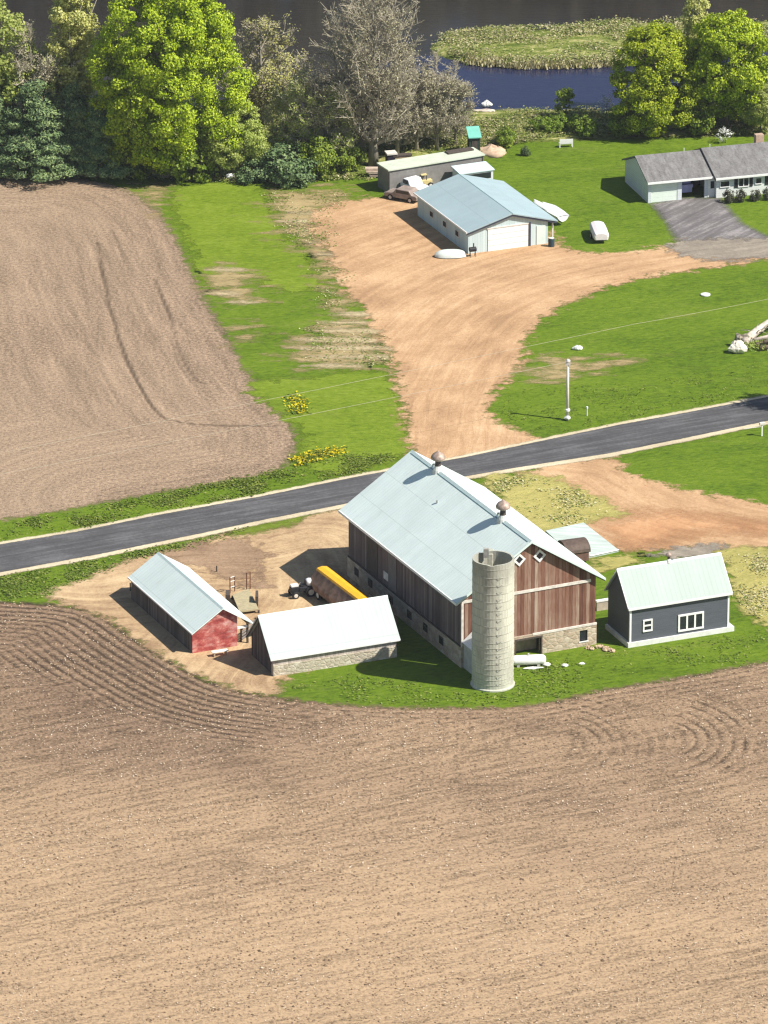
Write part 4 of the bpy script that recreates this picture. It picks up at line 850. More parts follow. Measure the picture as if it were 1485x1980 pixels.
# --- red shed
b = Bld('red', 'red_shed', 'small shed with a faded red end wall and open side', 'shed'); lx = b.L/2-.35; yl = b.W/2-.16; yr = b.loc(458.7,1259.8,0,-lx).y
b.roof(m_roof, .1); b.ridge_cap(m_cap, .15, .04); MB().box(-b.L/2+.2, b.L/2-.2, .02-.22, -.13, b.zr(.2)-.05, b.zr(.2)+.03).build('ridge_seam', m_capd, b.root)
s = NT('faded_red_paint'); nz = s.noise(1.1, 6, .7, s.coord((1,1,1.6))); n2 = s.noise(.5, 3, .6)
c = s.ramp(nz, [(.38,(.24,.045,.04)),(.5,(.38,.08,.07)),(.58,(.47,.17,.14)),(.68,(.6,.38,.32))]); s.color(s.mix(s.math('MULTIPLY', s.grey(s.noise(1.3,5,.65,s.coord((.5,.5,1.2))), .5, .66), .7), c, (.55,.33,.29))); s.set(.8,.2)
m_red = s.m; m_dk = boards('shed_boards', [(.25,(.045,.038,.036)),(.5,(.09,.075,.07)),(.8,(.17,.14,.125))], width=.3)
b.shell(m_dk, -lx+.12, lx, yr, yl, 0, .12)
m = MB(); m.prism([(yl+.02,0),(yl+.02,b.zr(yl,.13)),(0,b.zr(0,.13)),(yr-.02,b.zr(yr,.13)),(yr-.02,0)], -lx, -lx+.11); m.build('end_wall', m_red, b.root)
for i in range(5): MB().box(-lx+.2+i*(2*lx-.5)/4, -lx+.36+i*(2*lx-.5)/4, -b.W/2+.3, -b.W/2+.46, 0, b.e-.06).build('post', DWOOD, b.root)
MB().box(-lx, lx, -b.W/2+.28, -b.W/2+.48, b.e-.12, b.e+.04).build('eave_beam', TWOOD, b.root)
MB().box(-lx-.02, -lx+.1, -b.W/2+.5, yr-.03, 1.62, 1.86).build('white_beam', WHITE, b.root)
MB().box(-b.L/2, b.L/2, b.W/2-.02, b.W/2+.05, b.e-.12, b.e+.02).build('eave_edge', WHITE, b.root)

# --- long low shed with the stone front
b = Bld('mid', 'stone_front_shed', 'long low shed with a bright roof and pale stone front wall before the wagon', 'shed'); lx = b.L/2-.3; yf = -b.W/2+.3; ybk = b.W/2-.45
b.roof(m_roofw, .12); b.ridge_cap(m_cap, .14, .04)
MB().prism([(ybk,0),(ybk,b.zr(ybk,.14)),(0,b.zr(0,.14)),(yf,b.zr(yf,.14)),(yf,.98),(yf,0)], -lx+.1, lx-.1).build('wall', m_dk, b.root)
m_st2 = stone('pale_field_stone', [(.1,(.42,.38,.28)),(.4,(.52,.47,.36)),(.65,(.36,.3,.22)),(.9,(.6,.56,.46))], 2.2)
MB().box(-lx, lx, yf-.2, yf+.3, 0, 1.02).build('stone_wall', m_st2, b.root)
MB().box(-lx, lx, yf-.1, yf+.2, 1.02, b.zr(yf,.2)).build('board_wall', boards('grey_board_front', [(.25,(.3,.25,.22)),(.55,(.42,.36,.32)),(.8,(.52,.47,.42))], width=.25, gap=.25), b.root)
MB().box(-b.L/2, b.L/2, -b.W/2-.04, -b.W/2+.03, b.e-.13, b.e+.02).build('eave_edge', WHITE, b.root)
b.rake(DWOOD, -b.L/2+.06, .22, .05)

# --- dark cottage
b = Bld('dark', 'cottage', 'dark grey sided cottage with white trim and a pale metal roof', 'cottage'); lx = b.L/2-.22; yf = -b.W/2+.22; ybk = b.W/2-.28
b.roof(m_roofc, .12); b.ridge_cap(m_cap, .14, .04); m_lap = lap('dark_grey_siding', (.098,.108,.128))
b.shell(m_lap, -lx, lx, yf, ybk, .42, .14)
MB().box(-lx-.22, lx+.5, yf-.18, ybk+.1, 0, .44).build('foundation', CONCW, b.root)
for x in (-lx-.03, lx-.13): MB().box(x, x+.17, yf-.04, yf+.12, .44, b.zr(yf,.16)).build('corner_trim', WHITE, b.root)
MB().box(-b.L/2-.02, b.L/2+.02, -b.W/2-.05, -b.W/2+.04, b.e-.17, b.e+.02).build('eave_edge', WHITE, b.root)
b.rake(WHITE, -b.L/2-.05, .17, .05); b.rake(WHITE, b.L/2, .17, .05)
def window(parent, cx_, cz_, w_, h_, y, cols, rows, fr=.1, name='window'):
    m = MB(); m.box(cx_-w_/2, cx_+w_/2, y-.09, y+.02, cz_+h_/2-fr, cz_+h_/2).box(cx_-w_/2, cx_+w_/2, y-.1, y+.02, cz_-h_/2, cz_-h_/2+fr)
    for i in range(cols+1): x = cx_-w_/2+fr/2+(w_-fr)*i/cols; m.box(x-fr/2, x+fr/2, y-.085, y+.02, cz_-h_/2+fr, cz_+h_/2-fr)
    for i in range(1, rows): z = cz_-h_/2+fr/2+(h_-fr)*i/rows; m.box(cx_-w_/2+fr, cx_+w_/2-fr, y-.075, y+.02, z-fr/2, z+fr/2)
    f = m.build(name, WHITE, parent); MB().box(cx_-w_/2+fr, cx_+w_/2-fr, y-.02, y+.01, cz_-h_/2+fr, cz_+h_/2-fr).build('pane', GLASS, f); return f
a = b.loc(1243,1197,1,yf); c = b.loc(1261,1221,1,yf); window(b.root, (a.x+c.x)/2, (a.z+c.z)/2, abs(c.x-a.x), abs(a.z-c.z)*.86, yf, 1, 2, .14)
a = b.loc(1311,1188,1,yf); c = b.loc(1360,1216,1,yf); window(b.root, (a.x+c.x)/2, (a.z+c.z)/2+.02, abs(c.x-a.x), 1.62, yf, 3, 1, .17)
ventilator(b.root, b.loc(1293,1083,1,0).x, b.r, .42)

# --- pale metal shed up the drive
b = Bld('pole', 'metal_shed', 'pale blue metal shed with a white overhead door at the head of the drive', 'shed'); lx = b.L/2-.35; yl = b.W/2-.3; yr = b.loc(1059,479,0,-lx).y
b.roof(m_roofp, .12); b.ridge_cap(m_capd, .06, .03); m_sh = boards('pale_blue_metal_siding', [(.2,(.4,.5,.51)),(.5,(.47,.57,.58)),(.8,(.53,.62,.62))], width=.3, gap=.12, fine=2)
b.shell(m_sh, -lx, lx, yr, yl, 0, .14)
b.rake(plain('dark_trim_shade', (.045,.05,.075), .6, .2, 2), -b.L/2+.06, .34, .06); MB().box(-b.L/2, b.L/2, b.W/2-.02, b.W/2+.05, b.e-.14, b.e+.02).build('eave_edge', WHITE, b.root)  # one dark colour for the fascia and the door jamb shadow
a = b.loc(943,488,0,-lx); c = b.loc(1021,440,0,-lx); y0, y1 = c.y, a.y; d = MB(); zt = 2.45
for i in range(4): d.box(-lx-.07, -lx-.01, y0, y1, .03+i*(zt-.03)/4, i*(zt-.03)/4+(zt-.03)/4)
d.build('garage_door', WHITE, b.root)
MB().box(-lx-.12, -lx, y0-.28, y0-.06, 0, zt+.14).build('jamb_shadow', plain('dark_trim_shade', (.045,.05,.075)), b.root); MB().box(-lx-.1, -lx, y0-.06, y1+.1, zt+.02, zt+.14).build('door_header', TRIM, b.root)  # dark upright strip stands for the shadow at the door jamb
a = b.loc(1037,480,0,-lx); c = b.loc(1054,446,0,-lx); MB().box(-lx-.06, -lx-.01, min(a.y,c.y), max(a.y,c.y), .05, 2.1).build('side_door', plain('pale_green_door', (.6,.68,.63), .5, .05), b.root)
for u, v in ((835,417),(860.5,436),(884.5,454)):
    p = b.loc(u, v, 1, yl); f = MB().box(p.x-.5, p.x+.5, yl-.01, yl+.06, 1.05, 1.75).build('window', TRIM, b.root); MB().box(p.x-.4, p.x+.4, yl, yl+.075, 1.13, 1.67).build('pane', GLASS, f)
for x in (-lx+.1, -2.0, 2.0, lx-.2): MB().box(x, x+.14, -b.W/2+.3, -b.W/2+.44, 0, b.e-.05).build('post', TRIM, b.root)
POLE = b

# --- ranch house
b = Bld('gar', 'ranch_house', 'white ranch house with a grey shingle roof and open garage bay', 'house'); lx = b.L/2
s = NT('grey_shingles'); st = s.noise(1.2, 6, .7, s.coord((1.6,.5,.5))); f = s.noise(4.5, 4, .7); sp = s.n('ShaderNodeSeparateXYZ'); s.l(s.coord(), sp.inputs[0])
t_ = s.math('ADD', s.math('MULTIPLY', st, .6), s.math('MULTIPLY', f, .4)); s.color(s.ramp(t_, [(.36,(.105,.1,.098)),(.5,(.17,.165,.16)),(.66,(.25,.245,.235))])); s.set(.95,.1); s.bump(f,.6,.04); m_shi = s.m
m_ws = lap('white_lap_siding', (.62,.66,.68), .25, .05)
yf = -b.W/2+.5; ybk = b.W/2-.5; yfm = yf-.55
def roofpart(x0, x1, w_, e, r, name):
    t = .16; k = [(w_,e),(0,r),(-w_,e),(-w_,e-t),(0,r-t),(w_,e-t)]; m = MB()
    m.add([(x0,y,z) for y,z in k]+[(x1,y,z) for y,z in k], [(0,1,4,5),(1,2,3,4),(11,10,7,6),(10,9,8,7)]+[(i,6+i,6+(i+1)%6,(i+1)%6) for i in range(6)]); return m.build(name, m_shi, b.root)
roofpart(-lx, lx+.1, b.W/2, b.e, b.r, 'garage_roof'); roofpart(lx+.1, lx+15.5, b.W/2+.55, b.e-.05, b.r+.18, 'house_roof')
x0 = -lx+.25; a = b.loc(1260,390,1,yf).x; d1 = b.loc(1311.5,385,1,yf).x; d2 = b.loc(1318,385,1,yf).x; d3 = b.loc(1362,385,1,yf).x; d4 = b.loc(1384,385,1,yf).x
g0, g1 = x0+.35, d1-.1; zt = 2.05; zt2 = b.zr(yf, .2)
w_ = MB()
for xa, xb, za, zb in ((x0,g0,0,zt),(g1,d2,0,zt),(d3,d4+.1,0,zt),(x0,d4+.1,zt,zt2)): w_.box(xa, xb, yf, yf+.2, za, zb)
w_.box(x0, x0+.2, yf+.2, ybk, 0, zt2).box(x0, d4+.1, ybk-.2, ybk, 0, zt2) if False else None
w_.prism([(ybk,0),(ybk,b.zr(ybk,.2)),(0,b.zr(0,.2)),(yf+.2,b.zr(yf+.2,.2)),(yf+.2,0)], x0, x0+.2); w_.box(x0+.2, d4, ybk-.2, ybk, 0, b.zr(ybk,.2)); w_.build('garage_wall', m_ws, b.root)
d = MB()
for i in range(4): d.box(g0, g1, yf+.05, yf+.1, .02+i*.51, .02+i*.51+.5)
d.build('garage_door', plain('pale_garage_door', (.66,.74,.66), .5, .04), b.root)
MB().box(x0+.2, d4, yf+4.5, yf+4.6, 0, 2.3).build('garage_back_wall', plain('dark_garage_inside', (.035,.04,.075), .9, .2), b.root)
MB().box(d2+.3, d3-.9, yf+1.2, yf+3.2, .9, 1.25).box(d2+.4, d3-1.0, yf+1.6, yf+2.9, 1.25, 1.5).box(d2+.35,d3-.95,yf+1.3,yf+3.1,.35,.9).build('stored_mower', plain('pale_violet_cover', (.36,.36,.62), .5, .15), b.root)
MB().box(d3+.35, d4-.2, yf-.05, yf, .05, 2.02).build('entry_door', WHITE, b.root); MB().box(d3+.65, d3+1.05, yf-.07, yf-.05, 1.0, 1.8).build('door_glass', GLASS, b.root)
MB().box(-lx, lx+.1, -b.W/2-.06, -b.W/2+.03, b.e-.2, b.e+.02).build('garage_fascia', WHITE, b.root); MB().box(lx+.1, lx+15.5, -b.W/2-.62, -b.W/2-.52, b.e-.25, b.e-.03).build('house_fascia', WHITE, b.root)
MB().prism([(b.W/2+.55,b.e-.06),(0,b.r+.17),(-b.W/2-.55,b.e-.06),(-b.W/2-.55,b.e-.3),(0,b.r-.1),(b.W/2+.55,b.e-.3)], lx+.02, lx+.1).build('gable_flashing', BLACK, b.root)
hx0 = lx+.35
MB().prism([(ybk,0),(ybk,b.zr(ybk,.02)),(0,b.r-.02),(yfm,b.zr(yfm,-.02)),(yfm,0)], hx0, lx+15).build('house_wall', lap('white_house_siding', (.72,.74,.72), .25, .04), b.root)
for u0, u1, sh in ((1392,1411,False),(1427,1448,True),(1460,1473,False),(1486,1500,True)):
    xa = b.loc(u0,360,1,yfm).x; xb = b.loc(u1,360,1,yfm).x; window(b.root, (xa+xb)/2, 1.55, xb-xa, 1.05 if sh else .75, yfm, 2 if sh else 1, 1, .08)
    if sh:
        for xs_ in (xa-.42, xb+.06): MB().box(xs_, xs_+.36, yfm-.06, yfm, 1.0, 2.1).build('shutter', BLACK, b.root)
MB().box(lx+6.6, lx+7.5, .7, 1.4, b.r-.6, b.r+.75).build('chimney', plain('tan_brick', (.42,.3,.22), .9, .2, 4), b.root)
MB().tube([(x0-.02,-2.2,0),(x0-.02,-2.2,2.4)], .04, 6).build('downpipe', WHITE, b.root)
MB().lathe([(.05,0),(.05,.45)], 8).build('vent_pipe', WHITE, b.root, loc=(2.2,1.0,b.zr(1.0)-.05)); MB().lathe([(.05,0),(.05,.45)], 8).build('vent_pipe', WHITE, b.root, loc=(lx+1.4,.9,b.zr(.9)+.1))

# ------------------------------------------------------------------ smaller things
BTH = R(114.67)
def box_thing(name, label, cat, u, v, rz=0.0, group=None, z=0.0): return thing(name, label, cat, G(u, v, z), rz, group)
def wheel(parent, x, y, r, w_=.2, dark=None):
    m = MB(); pr = [(r*.55,-w_/2),(r*.95,-w_/2),(r,-w_/4),(r,w_/4),(r*.95,w_/2),(r*.55,w_/2)]; m.lathe(pr, 14); m.v = [(a, c, b_) for a, b_, c in m.v]
    o = m.build('wheel', plain('black_rubber', (.02,.02,.02), .9), parent, loc=(x, y, r)); h = MB().lathe([(.02,-w_/2-.02),(r*.55,-w_/2-.01),(r*.55,w_/2+.01),(.02,w_/2+.02)], 12); h.v = [(a, c, b_) for a, b_, c in h.v]; h.build('hub', TRIM, o); return o
# concrete pad and the rounded brown shelter behind the barn
pa = [G(1128.5,1010,.22), G(1196,1063,.22), G(1141,1075,.22)]; pd = pa[0]+(pa[2]-pa[1])*1.35; pe = pa[2]+(pd-pa[0])*.35
s = NT('brushed_pale_concrete'); st = s.noise(1.3,5,.6,s.coord((.25,1.6,1),(0,0,R(-12)))); s.color(s.ramp(st,[(.35,(.36,.42,.39)),(.55,(.46,.53,.49)),(.72,(.58,.63,.58))])); s.set(.85,.2); s.bump(st,.3,.03)
c0 = (pa[0]+pd)/2; t = thing('concrete_pad', 'flat pale green concrete pad at the foot of the barn, beside orange dirt', 'pad', (c0.x, c0.y, 0))
m = MB().slab([Vector(p)-Vector((c0.x,c0.y,0)) for p in (pa[0], pd, pe, pa[2], pa[1])], (0,0,1), .21); m.build('slab', s.m, t)
d_ = (pa[1]-pa[0]).normalized(); MB().tube([pa[1]-Vector((c0.x,c0.y,0)), pa[2]-Vector((c0.x,c0.y,0))], .07, 6).build('kerb', WHITE, t)
t = box_thing('arched_shelter', 'small rounded brown shelter standing on the pale concrete pad behind the barn', 'shelter', 1110, 1082, R(20))
pr = [(1.15*math.cos(math.pi*i/10), 1.05+.85*math.sin(math.pi*i/10)) for i in range(11)]
MB().prism([(y, z) for y, z in pr]+[(-1.15,.22),(1.15,.22)], -1.1, 1.0).build('body', plain('brown_sheet', (.15,.085,.065), .8, .3, 2.5), t)
MB().prism([(y*1.08, z+.06) for y, z in pr]+[(y*1.0, z-.02) for y, z in reversed(pr)], -1.25, 1.15).build('roof', plain('dark_brown_sheet', (.1,.07,.055), .7, .3, 2.5), t)
MB().box(-1.14,-1.1,-.5,.5,.22,1.5).build('door', DWOOD, t)
# wagon with the orange cover
o0 = G(622,1098,2.4); o1 = G(704,1160,2.4); c0 = (o0+o1)/2; L_ = (o1-o0).length+3.0; dirv = (o1-o0).normalized(); c0 = o0+dirv*L_/2
t = thing('farm_wagon', 'long rusty farm wagon with a bright orange ridge, parked in the barn shadow', 'wagon', (c0.x, c0.y, 0), math.atan2(dirv.y, dirv.x))
m_rw = plain('rusty_brown_load', (.23,.145,.105), .95, .5, 1.3, bump=.6)
MB().prism([(-1.2,.7),(-1.3,1.35),(-.6,2.3),(.6,2.3),(1.9,1.35),(1.8,.7)], -L_/2, L_/2).build('hull', m_rw, t)
MB().prism([(-.58,2.303),(-.5,2.5),(.0,2.6),(.5,2.5),(.58,2.303)], -L_/2+.05, L_/2).build('ridge_cover', plain('orange_cover', (.8,.4,.02), .5, .12, 2.5), t)
for x in (-L_/2+1.5, L_/2-1.5):
    for y in (-1.0, 1.4): wheel(t, x, y, .45, .3)
MB().box(-L_/2-1.2, -L_/2, -.08, .08, .45, .6).box(-L_/2, L_/2, -.9, -.7, .5, .72).box(-L_/2, L_/2, .7, .9, .5, .72).build('chassis', RUST, t)
for k in range(5): MB().blob((-L_/2+1+k*1.5, 1.0+.25*(-1)**k, 1.95-.1*(k%2)), (.55,.38,.22), k, 6, .3).build('debris', plain('debris_brown', (.25,.18,.12), .95, .5, 3), t, smooth=True)
# tractor-like machine
t = box_thing('garden_tractor', 'small dark tractor with white tanks in the shadow beside the orange ridged wagon', 'tractor', 583, 1152, R(200))
MB().box(-1.0,.3,-.35,.35,.5,.95).box(.3,1.1,-.28,.28,.5,1.0).build('body', BLACK, t, bevel=.06)
MB().blob((-.75,.0,1.25),(.42,.42,.38),3,8,.03).build('tank', WHITE, t, smooth=True); MB().box(.35,1.05,-.24,.24,1.0,1.22).build('hood', WHITE, t, bevel=.05)
MB().box(-.35,.1,-.25,.25,.95,1.08).box(-.4,-.32,-.25,.25,1.08,1.5).build('seat', BLACK, t); MB().tube([(.3,0,1.0),(.1,0,1.35)], .03, 6).build('steering_column', STEEL, t)
for x, r_ in ((-.7,.5),(.75,.34)):
    for y in (-.55,.55): wheel(t, x, y, r_, .26)
# loading ramp with posts
pc = [G(449.5,1150,.45), G(481.6,1138,.45), G(500,1177,.45), G(463,1182,.45)]; c0 = sum(pc, Vector())/4
t = thing('loading_ramp', 'low wooden loading ramp with tall posts behind the red shed', 'ramp', (c0.x, c0.y, 0))
MB().slab([p-Vector((c0.x,c0.y,0)) for p in reversed(pc)], (0,0,1), .14).build('deck', plain('grey_green_planks', (.36,.31,.19), .9, .2, 2.5), t)
for i, p in enumerate(pc): q = p-Vector((c0.x,c0.y,0)); MB().box(q.x-.09,q.x+.09,q.y-.09,q.y+.09,0,.31).build('leg', DWOOD, t)
for (u0, v0, u1, v1, h_) in ((445,1147,454,1144,1.55),(477,1141,484,1139,1.7)):
    a = G(u0,v0)-Vector((c0.x,c0.y,0)); b_ = G(u1,v1)-Vector((c0.x,c0.y,0)); m = MB()
    for q in (a, b_): MB().tube([(q.x,q.y,0),(q.x,q.y,h_)], .055, 6).build('post', RUST, t)
    for z in (.55, 1.1, h_-.04): MB().tube([(a.x,a.y,z),(b_.x,b_.y,z)], .045, 6).build('rail', TRIM if h_ < 1.6 else RUST, t)
MB().box(-1.75,-1.35,.0,1.3,0,1.0).build('shade_panel', DWOOD, t); MB().box(.95,1.2,-.6,.9,0,1.1).build('shade_panel', DWOOD, t)  # dark panels added for the shadows on both sides of the deck
# single posts in the yard
for u, v, h_, lab in ((252,1143,.8,'short dark post standing at the far corner of the red shed'),(419,1106,.6,'short stake standing in the muddy patch behind the red shed')):
    t = tag(MB().tube([(0,0,-.05),(0,0,h_)], [.07,.06], 7).build('fence_post', DWOOD), lab, 'post'); t.location = G(u, v)
# bench before the red wall
t = box_thing('plank_bench', 'rough white plank bench in front of the faded red wall', 'bench', 425, 1268, R(22)); MB().box(-.75,.75,-.22,.22,.42,.5).build('seat', WHITE, t)
for x in (-.55,.55): MB().box(x-.06,x+.06,-.18,.18,0,.42).build('leg', TWOOD, t)
# gate and boards between the two sheds
t = box_thing('wooden_gate', 'grey wooden gate closing the gap between the red shed and the stone front shed', 'gate', 480, 1232, R(62))
for k in range(4): MB().box(-1.3,1.3,-.03,.03,.2+k*.3,.36+k*.3).build('rail', plain('grey_rails', (.2,.18,.17), .9, .25, 3), t)
for x in (-1.35,1.27): MB().box(x,x+.1,-.06,.06,0,1.4).build('post', DWOOD, t)
# white tank and bits at the silo foot
t = box_thing('propane_tank', 'white horizontal gas tank lying beside the silo', 'tank', 1021, 1287, R(7))
m = MB(); pr = [(.02,-1.6),(.25,-1.56),(.4,-1.4),(.45,-1.15),(.45,1.15),(.4,1.4),(.25,1.56),(.02,1.6)]; m.lathe(pr, 18); m.v = [(z, x, y+.55) for x, y, z in m.v]; m.build('vessel', WHITE, t, smooth=True)
for x in (-.9,.9): MB().box(x-.12,x+.12,-.35,.35,0,.2).build('foot', CONC, t)
MB().lathe([(.12,0),(.12,.14),(.05,.2)], 10).build('valve_cap', STEEL, t, loc=(0,0,.98))
for u, v, sx, sy, sz, rz, lab in ((1030,1293,.95,.16,.1,8,'long white concrete strip lying in front of the gas tank'),(1057,1287,.35,.22,.18,20,'white stone block at the end of the gas tank'),(1092,1288,.3,.2,.14,-15,'white stone lying in the grass below the barn window'),(1125,1284,.28,.16,.1,10,'flat pale stone lying nearest the barn corner')):
    o = tag(MB().blob((0,0,sz*.6),(sx,sy*1.3,sz),int(u),8,.12).build('stone_block', CONCW), lab, 'stone', 'pale stones by the barn'); o.location = G(u, v); o.rotation_euler = (0,0,R(rz))
# low wall between barn and cottage
a = G(1153,1181); b_ = G(1184,1176); dd = b_-a; t = thing('low_wall', 'low beige wall with a white top between barn and cottage', 'wall', a, math.atan2(dd.y, dd.x))
MB().box(0,dd.length,-.12,.12,0,.85).build('base', plain('beige_wall', (.42,.35,.28), .9, .2, 2), t); MB().box(-.05,dd.length+.05,-.17,.17,.85,1.0).build('coping', WHITE, t)
t = box_thing('rubble_pile', 'small heap of tan rubble at the barn corner by the cottage', 'rubble', 1160, 1256)
for k in range(9): o = MB().blob((random.uniform(-1.1,1.1), random.uniform(-.7,.7), .1),(.28,.22,.17),k,6,.25).build('stone', plain('tan_rubble', (.46,.34,.23), .95, .3, 4), t)
# ---- around the pale shed
t = box_thing('covered_boat', 'white oval covered boat lying on the dirt at the shed corner', 'boat', 871, 497, R(4))
m = MB()
for i in range(13):
    x = -1.65+3.3*i/12; w_ = .78*max(.06, (1-(abs(x)/1.7)**2.6))**.5*(1 if x < 0 else 1); hh = .95*max(.1, (1-(abs(x)/1.72)**3))**.5
    for j in range(9): a = math.pi*j/8; m.v.append((x, w_*math.cos(a), .12+hh*.75*math.sin(a)))
m.f = [(i*9+j, (i+1)*9+j, (i+1)*9+j+1, i*9+j+1) for i in range(12) for j in range(8)]; m.build('cover', plain('pale_tarp', (.56,.61,.57), .7, .08, 2), t, smooth=True)
MB().box(-1.3,1.3,-.25,-.15,0,.14).box(-1.3,1.3,.15,.25,0,.14).build('skids', TWOOD, t)
t = box_thing('barrel_grill', 'small dark barrel grill beside the white overhead door corner', 'grill', 914, 497, R(20))
m = MB().lathe([(.02,-.35),(.26,-.35),(.26,.35),(.02,.35)], 12); m.v = [(z, x, y+.85) for x, y, z in m.v]; m.build('drum', BLACK, t)
for x in (-.28,.28): MB().tube([(x,-.2,0),(x,0,.7),(x,.2,0)], .035, 5).build('leg', BLACK, t)
MB().tube([(.1,0,1.05),(.1,0,1.5)], .06, 6).build('chimney', BLACK, t)
def boat(label, p, rz, l, w_, rise=0.0, rx=0.0):
    t = thing('boat', label, 'boat', p, rz); m = MB(); n_ = 12; K = 7
    for i in range(n_+1):
        s_ = i/n_; x = -l/2+l*s_; ww = w_/2*min(1, 1.25*(1-s_**3.2)**.6+.02)*(.82+.18*min(1, s_*3)); kz = .05+.45*s_**4
        for j in range(K): a = -1+2*j/(K-1); m.v.append((x, ww*a, kz+(.62-kz+.12*s_)*abs(a)**2.2+rise))
    m.f = [(i*K+j, (i+1)*K+j, (i+1)*K+j+1, i*K+j+1) for i in range(n_) for j in range(K-1)]+[tuple(range(K-1,-1,-1))]; h = m.build('hull', WHITE, t, smooth=True)
    m = MB()
    for i in range(n_+1):
        s_ = i/n_; x = -l/2+l*s_; ww = w_/2*min(1, 1.25*(1-s_**3.2)**.6+.02)*(.82+.18*min(1, s_*3))
        for j in range(5): a = -1+j/2; m.v.append((x, ww*a*.985, .63+.12*s_+rise+.14*(1-a*a)*(1 if .1 < s_ else .6)))
    m.f = [(i*5+j, (i+1)*5+j, (i+1)*5+j+1, i*5+j+1) for i in range(n_) for j in range(4)]; m.build('cover', plain('white_boat_cover', (.68,.7,.68), .6, .06, 2), t, smooth=True)
    MB().box(-l/2+.3,l/2-.2,-.06,.06,rise*.5,rise*.5+.1).build('trailer_beam', STEEL, t)
    for y in (-w_/2+.1, w_/2-.1): wheel(t, -l*.15, y, .3, .18)
    return t
boat('large white covered boat on a trailer along the side of the pale shed', G(1069,425), R(117), 4.6, 1.75, .45)
boat('narrow white boat squeezed between the large boat and the pale shed', G(1047,418), R(118), 3.4, .8, .55)
t = box_thing('barrel', 'dark blue barrel under the shed roof overhang', 'barrel', 1066, 477); MB().lathe([(.3,0),(.33,.1),(.33,.85),(.3,.95)], 14).build('drum', plain('dark_blue_drum', (.03,.06,.085), .5), t, smooth=True); MB().lathe([(.29,.95),(.29,.98)], 14).build('lid', TRIM, t)
# covered trailer on the lawn
t = box_thing('covered_trailer', 'white covered trailer alone on the lawn between shed and ranch house', 'trailer', 1158, 460, R(95.5))
pr = [(.78,.45),(.86,.9),(.7,1.22),(.3,1.36),(-.3,1.36),(-.7,1.22),(-.86,.9),(-.78,.45)]; m = MB()
for i, (x, k) in enumerate(((-2.1,.78),(-1.95,.93),(-1.2,1),(.8,1),(1.6,.95),(2.1,.8),(2.3,.6))):
    for y, z in pr: m.v.append((x, y*k, .45+(z-.45)*k))
m.f = [(i*8+j, i*8+(j+1)%8, (i+1)*8+(j+1)%8, (i+1)*8+j) for i in range(6) for j in range(8)]+[tuple(range(7,-1,-1)), tuple(range(48,56))]
m.build('cover', plain('pinkish_white_cover', (.74,.68,.68), .6, .05, 2), t, bevel=.03); MB().box(-1.9,2.0,-.6,.6,.34,.44).box(2.0,3.0,-.05,.05,.36,.43).build('frame', BLACK, t)
for y in (-.82,.82): wheel(t, -.2, y, .34, .2)
MB().tube([(2.9,0,0),(2.9,0,.4)], .04, 6).build('jack', STEEL, t)
# garden bench, utility pole, small white things on the lawn
t = box_thing('garden_bench', 'white garden bench at the far edge of the lawn by the river bank', 'bench', 1094, 284, R(190)); MB().box(-.75,.75,-.25,.25,.4,.47).build('seat', WHITE, t); MB().box(-.75,.75,.2,.26,.47,.95).build('backrest', WHITE, t)
for x in (-.7,.7):
    for y in (-.2,.2): MB().box(x-.05,x+.05,y-.05,y+.05,0,.4).build('leg', WHITE, t)
t = box_thing('utility_pole', 'slim white pole standing on the lawn above the road', 'pole', 1097, 812); PT = 6.15
MB().tube([(0,0,-.1),(0,0,PT)], [.17,.11], 10).build('pole', plain('bleached_wood', (.6,.57,.48), .85, .12, 2), t, smooth=True)
MB().box(-.24,.24,-.14,.14,PT-.5,PT-.05).lathe([(.22,PT-.08),(.12,PT+.1)], 10).build('lamp_head', plain('bleached_metal', (.62,.56,.52), .5, .08), t)
MB().lathe([(.16,.85),(.26,.95),(.26,1.1),(.16,1.2)], 10).build('guard_collar', WHITE, t); MB().blob((0,-.2,.3),(.3,.22,.2),4,7,.2).build('base_stone', WHITE, t)
def wire(label, pts, r_=.014):
    m = MB(); P = []
    for (a, b_, sag) in pts:
        a = Vector(a); b_ = Vector(b_)
        for i in range(0 if not P else 1, 25): s_ = i/24; p = a.lerp(b_, s_); p.z -= sag*4*s_*(1-s_); P.append(p)
    m.tube(P, r_, 5); return tag(m.build('power_line', plain('bare_wire', (.42,.37,.28), .5, .1)), label, 'power line', 'power lines along the road')
top = G(1097,812); top.z = PT-.15
fl = lambda u, v, z: G(u, v, z)
wire('overhead wire ending at the head of the white pole, the lower of two', [(fl(-330,978,6.0), top, .25)])
wire('overhead wire crossing the far field, the upper of two', [(fl(-330,941,6.6), fl(1230,626,6.6), .15), (fl(1230,626,6.6), fl(1640,545,6.6), .15)])
o = tag(MB().blob((0,0,.18),(.52,.3,.24),7,8,.15).build('salt_block', WHITE), 'small white block on the lawn behind the pole', 'block'); o.location = G(1117,676)
o = tag(MB().lathe([(.02,.0),(.5,.03),(.5,.14),(.3,.2),(.02,.21)], 14).build('well_cover', WHITE), 'flat white round cover set in the lawn', 'cover'); o.location = G(1364,571)
o = tag(MB().tube([(0,0,0),(0,0,.8)], .05, 6).lathe([(.1,.75),(.1,.95)], 8).build('marker_stake', WHITE), 'short white stake in the lawn just beside the pole', 'stake'); o.location = G(1135,804)
t = box_thing('mailbox_post', 'white post with a mailbox at the road edge by the picture border', 'mailbox', 1473, 843, R(20)); MB().box(-.06,.06,-.06,.06,0,1.15).build('post', WHITE, t); MB().box(-.28,.28,-.12,.12,1.15,1.42).build('box', TRIM, t, bevel=.04); MB().box(-1.9,0,-.025,.025,.95,1.0).build('arm', TRIM, t)
